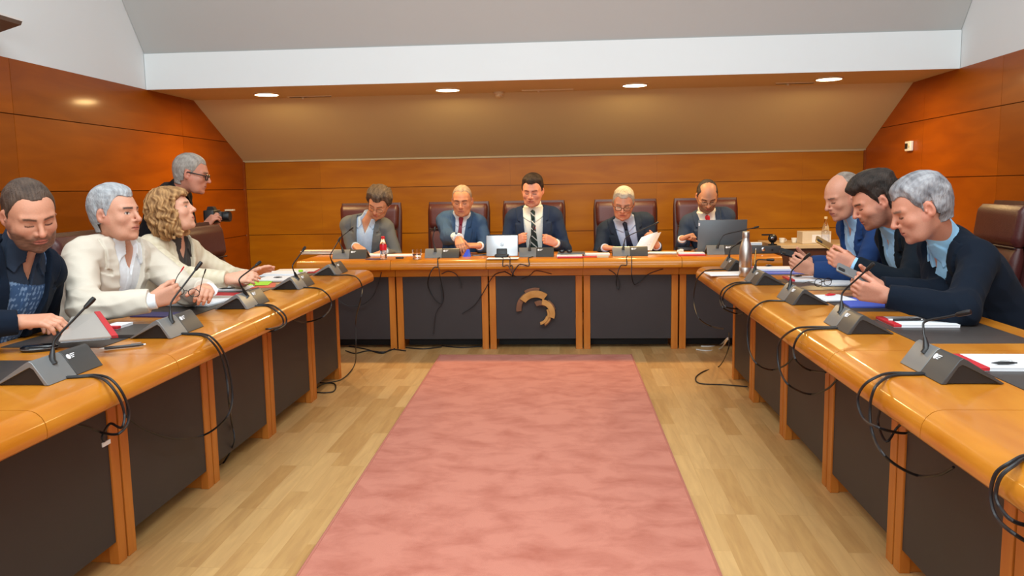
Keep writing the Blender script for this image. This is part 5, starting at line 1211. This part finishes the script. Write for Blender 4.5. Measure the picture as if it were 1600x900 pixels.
PR[3] = person('grey-haired man in dark navy jacket leaning forward over the blue folder', dict(
    s=1.08, hs=1.12, pelvis=(2.02, 3.62, .56), neck=A_(1474, 376, 3.58), head=A_(1437, 324, 3.48), yaw=178, hdir=(172, -24, 0),
    lh=(A_(1382, 462, 3.27), (-.97, .05, .2), (0, .9, .35), (.8, .9, .5), (.9, .7)), rh=(A_(1372, 449, 3.52), (-.9, -.1, .15), (0, -.9, .3), HOLD),
    elb={-1: (.3, -.35, -.9), 1: (.3, .1, -.9)}, skin='#cd8f76', hair=('#6a696e', '#acacb0'), style='short', hairline=.062, thick=.011, top=.009, messy=.002, brow='#7a6a60', eyes='down', beard=('#a8908a', .15),
    band=.100, wing=.006, jacket='#121a26', shirt='#9ccff2', collar='open', V=(-.12, .50, .105), cuff=False, w=1.0, h=.0042, hc=.0065, slr=1.08, seed=9))
# --- three on the left, facing the right, and the photographer behind them
PL = {}
PL[1] = person('bearded man in navy blazer and patterned blue shirt reading a white notebook', dict(
    s=1.05, hs=1.08, pelvis=(-2.42, 2.92, .56), neck=A_(30, 389, 2.98), head=A_(47, 334, 2.90), yaw=-14, hdir=(-36, -24, -6),
    lh=(A_(22, 500, 3.02), (.9, .1, .0), (.3, -.1, -.9), (.45, .6, .4), (.3, .3)), rh=(A_(34, 503, 2.72), (.93, .12, .04), (0, .3, -.9), (.45, .6, .4)),
    elb={1: (-.4, -.9, -.5), -1: (-.4, .6, -.7)}, skin='#d09579', hair=('#3c2f28', '#5e4c40'), style='short', hairline=.078, temple=.8, thick=.004, scalp=.5, brow='#4a382e', eyes='down', beard=('#432d22', .85), jaw=1.08,
    jacket='#141d2b', shirt='#3f5a80', shirt_pat='#7d97b8', collar='open', collar_col='#2a3444', V=(.0, .50, .10), cuff=False, w=1.05, h=.0040, hc=.006, seed=10))
PL[2] = person('silver-haired man in cream jacket and white shirt holding folded spectacles', dict(
    s=1.05, hs=1.08, pelvis=(-2.40, 3.62, .56), neck=A_(190, 379, 3.62), head=A_(181, 333, 3.56), yaw=-12, hdir=(-8, 2, 0), eyes='open', gaze=.0015,
    rh=(A_(238, 470, 3.30), (.88, .30, .25), (.1, .9, .25), (.95, 1.1, .7), (.9, .8)), lh=(A_(322, 452, 3.58), (.35, -.8, .05), (-.3, -.2, -.9), HOLD, (.5, .4)),
    elb={1: (-.3, -.8, -.7), -1: (-.1, .7, -.6)}, skin='#d39a7f', hair=('#8b8e93', '#c6c9cc'), style='short', hairline=.066, thick=.009, top=.009, brow='#4a3e38', browk=.95,
    jacket='#d9cfbf', trousers='#b8ae9f', shirt='#eef2f6', collar='open', V=(.05, .50, .08), cuffx=.02, fold=.0062, w=1.12, slr=1.12, h=.0042, hc=.006, seed=11))
PL[3] = person('woman with curly blonde hair in cream puff-sleeved jacket looking up', dict(
    s=.98, hs=1.03, pelvis=(-2.35, 4.22, .58), neck=A_(275, 376, 4.24), head=A_(268, 328, 4.16), yaw=-18, hdir=(16, 14, 0), eyes='open', gaze=.0,
    rh=(A_(358, 436, 3.98), (.95, .25, .1), (.1, .7, -.6), K1, (.5, .3)), lh=(A_(385, 432, 4.28), (.85, .2, .35), (.2, -.4, -.8), FLAT, (.3, .2)),
    elb={1: (-.2, -.7, -.9), -1: (-.2, .6, -.6)}, skin='#e0a88c', hair=('#7d5836', '#c89a66'), style='curly', jaw=.9, nose=.9, brow='#7a5a40', lips='#c2685f',
    jacket='#d3c5a8', jacket_pat='#e2d7bf', shirt='#4a4440', collar='open', V=(.0, .50, .07), cuff=False, fold=.006, w=.95, slr=1.0, lapel=.6, h=.0045, hc=.0065, seed=12))
PH = person('standing photographer in black jacket and dark-framed spectacles bending over a camera', dict(
    s=1.10, hs=1.14, pelvis=(-3.0, 5.60, .92), neck=A_(273, 298, 5.60), head=A_(300, 271, 5.56), yaw=8, hdir=(14, -12, 0), eyes='down', legs='stand', feet=((-2.96, 5.84), (-3.04, 5.42)),
    rh=(A_(320, 356, 5.52), (.55, .1, .75), (.5, .6, -.1), HOLD, (.5, .5)), lh=(A_(330, 368, 5.68), (.6, -.1, .6), (.3, -.3, .5), HOLD, (.5, .5)),
    elb={1: (-.3, -.12, -.9), -1: (-.1, .3, -.9)}, skin='#cd8c74', hair=('#8c857e', '#b9b1a8'), style='short', hairline=.066, thick=.007, top=.003, brow='#6a5a50',
    glasses=('black', .0036, False), jacket='#1a1b1f', jacket_name='jacket', shirt='#17181b', collar='open', V=(.2, .50, .06), cuff=False, w=1.0, h=.005, hc=.0075, seed=13))
# ------------------------------------------------------------------ things held in hands
def handheld_phone(label, c, ax, up_, mat='mic_grey', L_=.135, W_=.066):
    ax = Vector(ax).normalized(); up_ = Vector(up_); up_ = (up_-ax*up_.dot(ax)).normalized(); n = ax.cross(up_)
    r = thing('phone', label, 'phone', c); r.matrix_world = Matrix(((up_.x, ax.x, n.x, c[0]), (up_.y, ax.y, n.y, c[1]), (up_.z, ax.z, n.z, c[2]), (0, 0, 0, 1)))
    r2 = MB().rbox(-W_/2, W_/2, -L_/2, L_/2, -.004, .004, .009).build('phone_body', M[mat], r); MB().rbox(-W_/2+.003, W_/2-.003, -L_/2+.004, L_/2-.004, .004, .0046, .006).build('screen', M['screen'], r)
    MB().rbox(-W_/2+.006, -W_/2+.028, L_/2-.034, L_/2-.006, -.0062, -.004, .005).build('camera_bump', M['black'], r); return r
for k_, hand_, ax_, mt_, lb_, off_ in ((1, -1, (-1, -.1, .3), 'screen', 'dark phone held low by the balding man in royal blue suit', .02), (2, -1, (-.9, .1, .55), 'gold', 'pale phone held up by the dark-haired man in black jacket', .025),
                             (3, -1, (-.9, .2, .45), 'mic_grey', 'grey phone held by the grey-haired man leaning over the blue folder', .02)):
    tt_ = PR[k_]['tips'][hand_]; c_ = (tt_[0]+tt_[1]+2*tt_[4])/4+unit(ax_)*off_; handheld_phone(lb_, c_, ax_, (0, 1, .6), mt_)
# camera of the photographer
cm = thing('photo_camera', 'black photo camera with long lens held by the standing photographer', 'camera', pY(336, 338, 5.60), .05)
MB().rbox(-.06, .02, -.07, .07, -.05, .045, .015).build('camera_body', M['black'], cm); MB().prism([(-.05, .045), (.01, .045), (-.005, .07), (-.04, .07)], 'y', -.025, .025).build('viewfinder', M['black'], cm, smooth=False)
RX = Matrix.Rotation(math.pi/2, 4, 'Y')
lz = MB(Matrix.Translation((.02, 0, -.003)) @ RX).lathe([(.032, 0), (.036, .01), (.036, .045), (.034, .047), (.038, .05), (.038, .085), (.035, .09)], n=26).build('lens_barrel', M['black'], cm)
MB(Matrix.Translation((.02, 0, -.003)) @ RX).lathe([(.0365, .018), (.0368, .019), (.0368, .034), (.0365, .035)], n=26, cap=False).build('grip_ring', M['mic_dark'], lz)
MB().box(.08, .14, -.02, .02, .038, .048).build('hood', M['cream_plastic'], lz, smooth=False)
st_ = MB().tube(spline([(-.05, .07, .03), (-.18, .10, -.10), (-.30, .06, -.05), (-.40, .0, .06)], 8), .006, 6).build('strap', M['black'], cm)
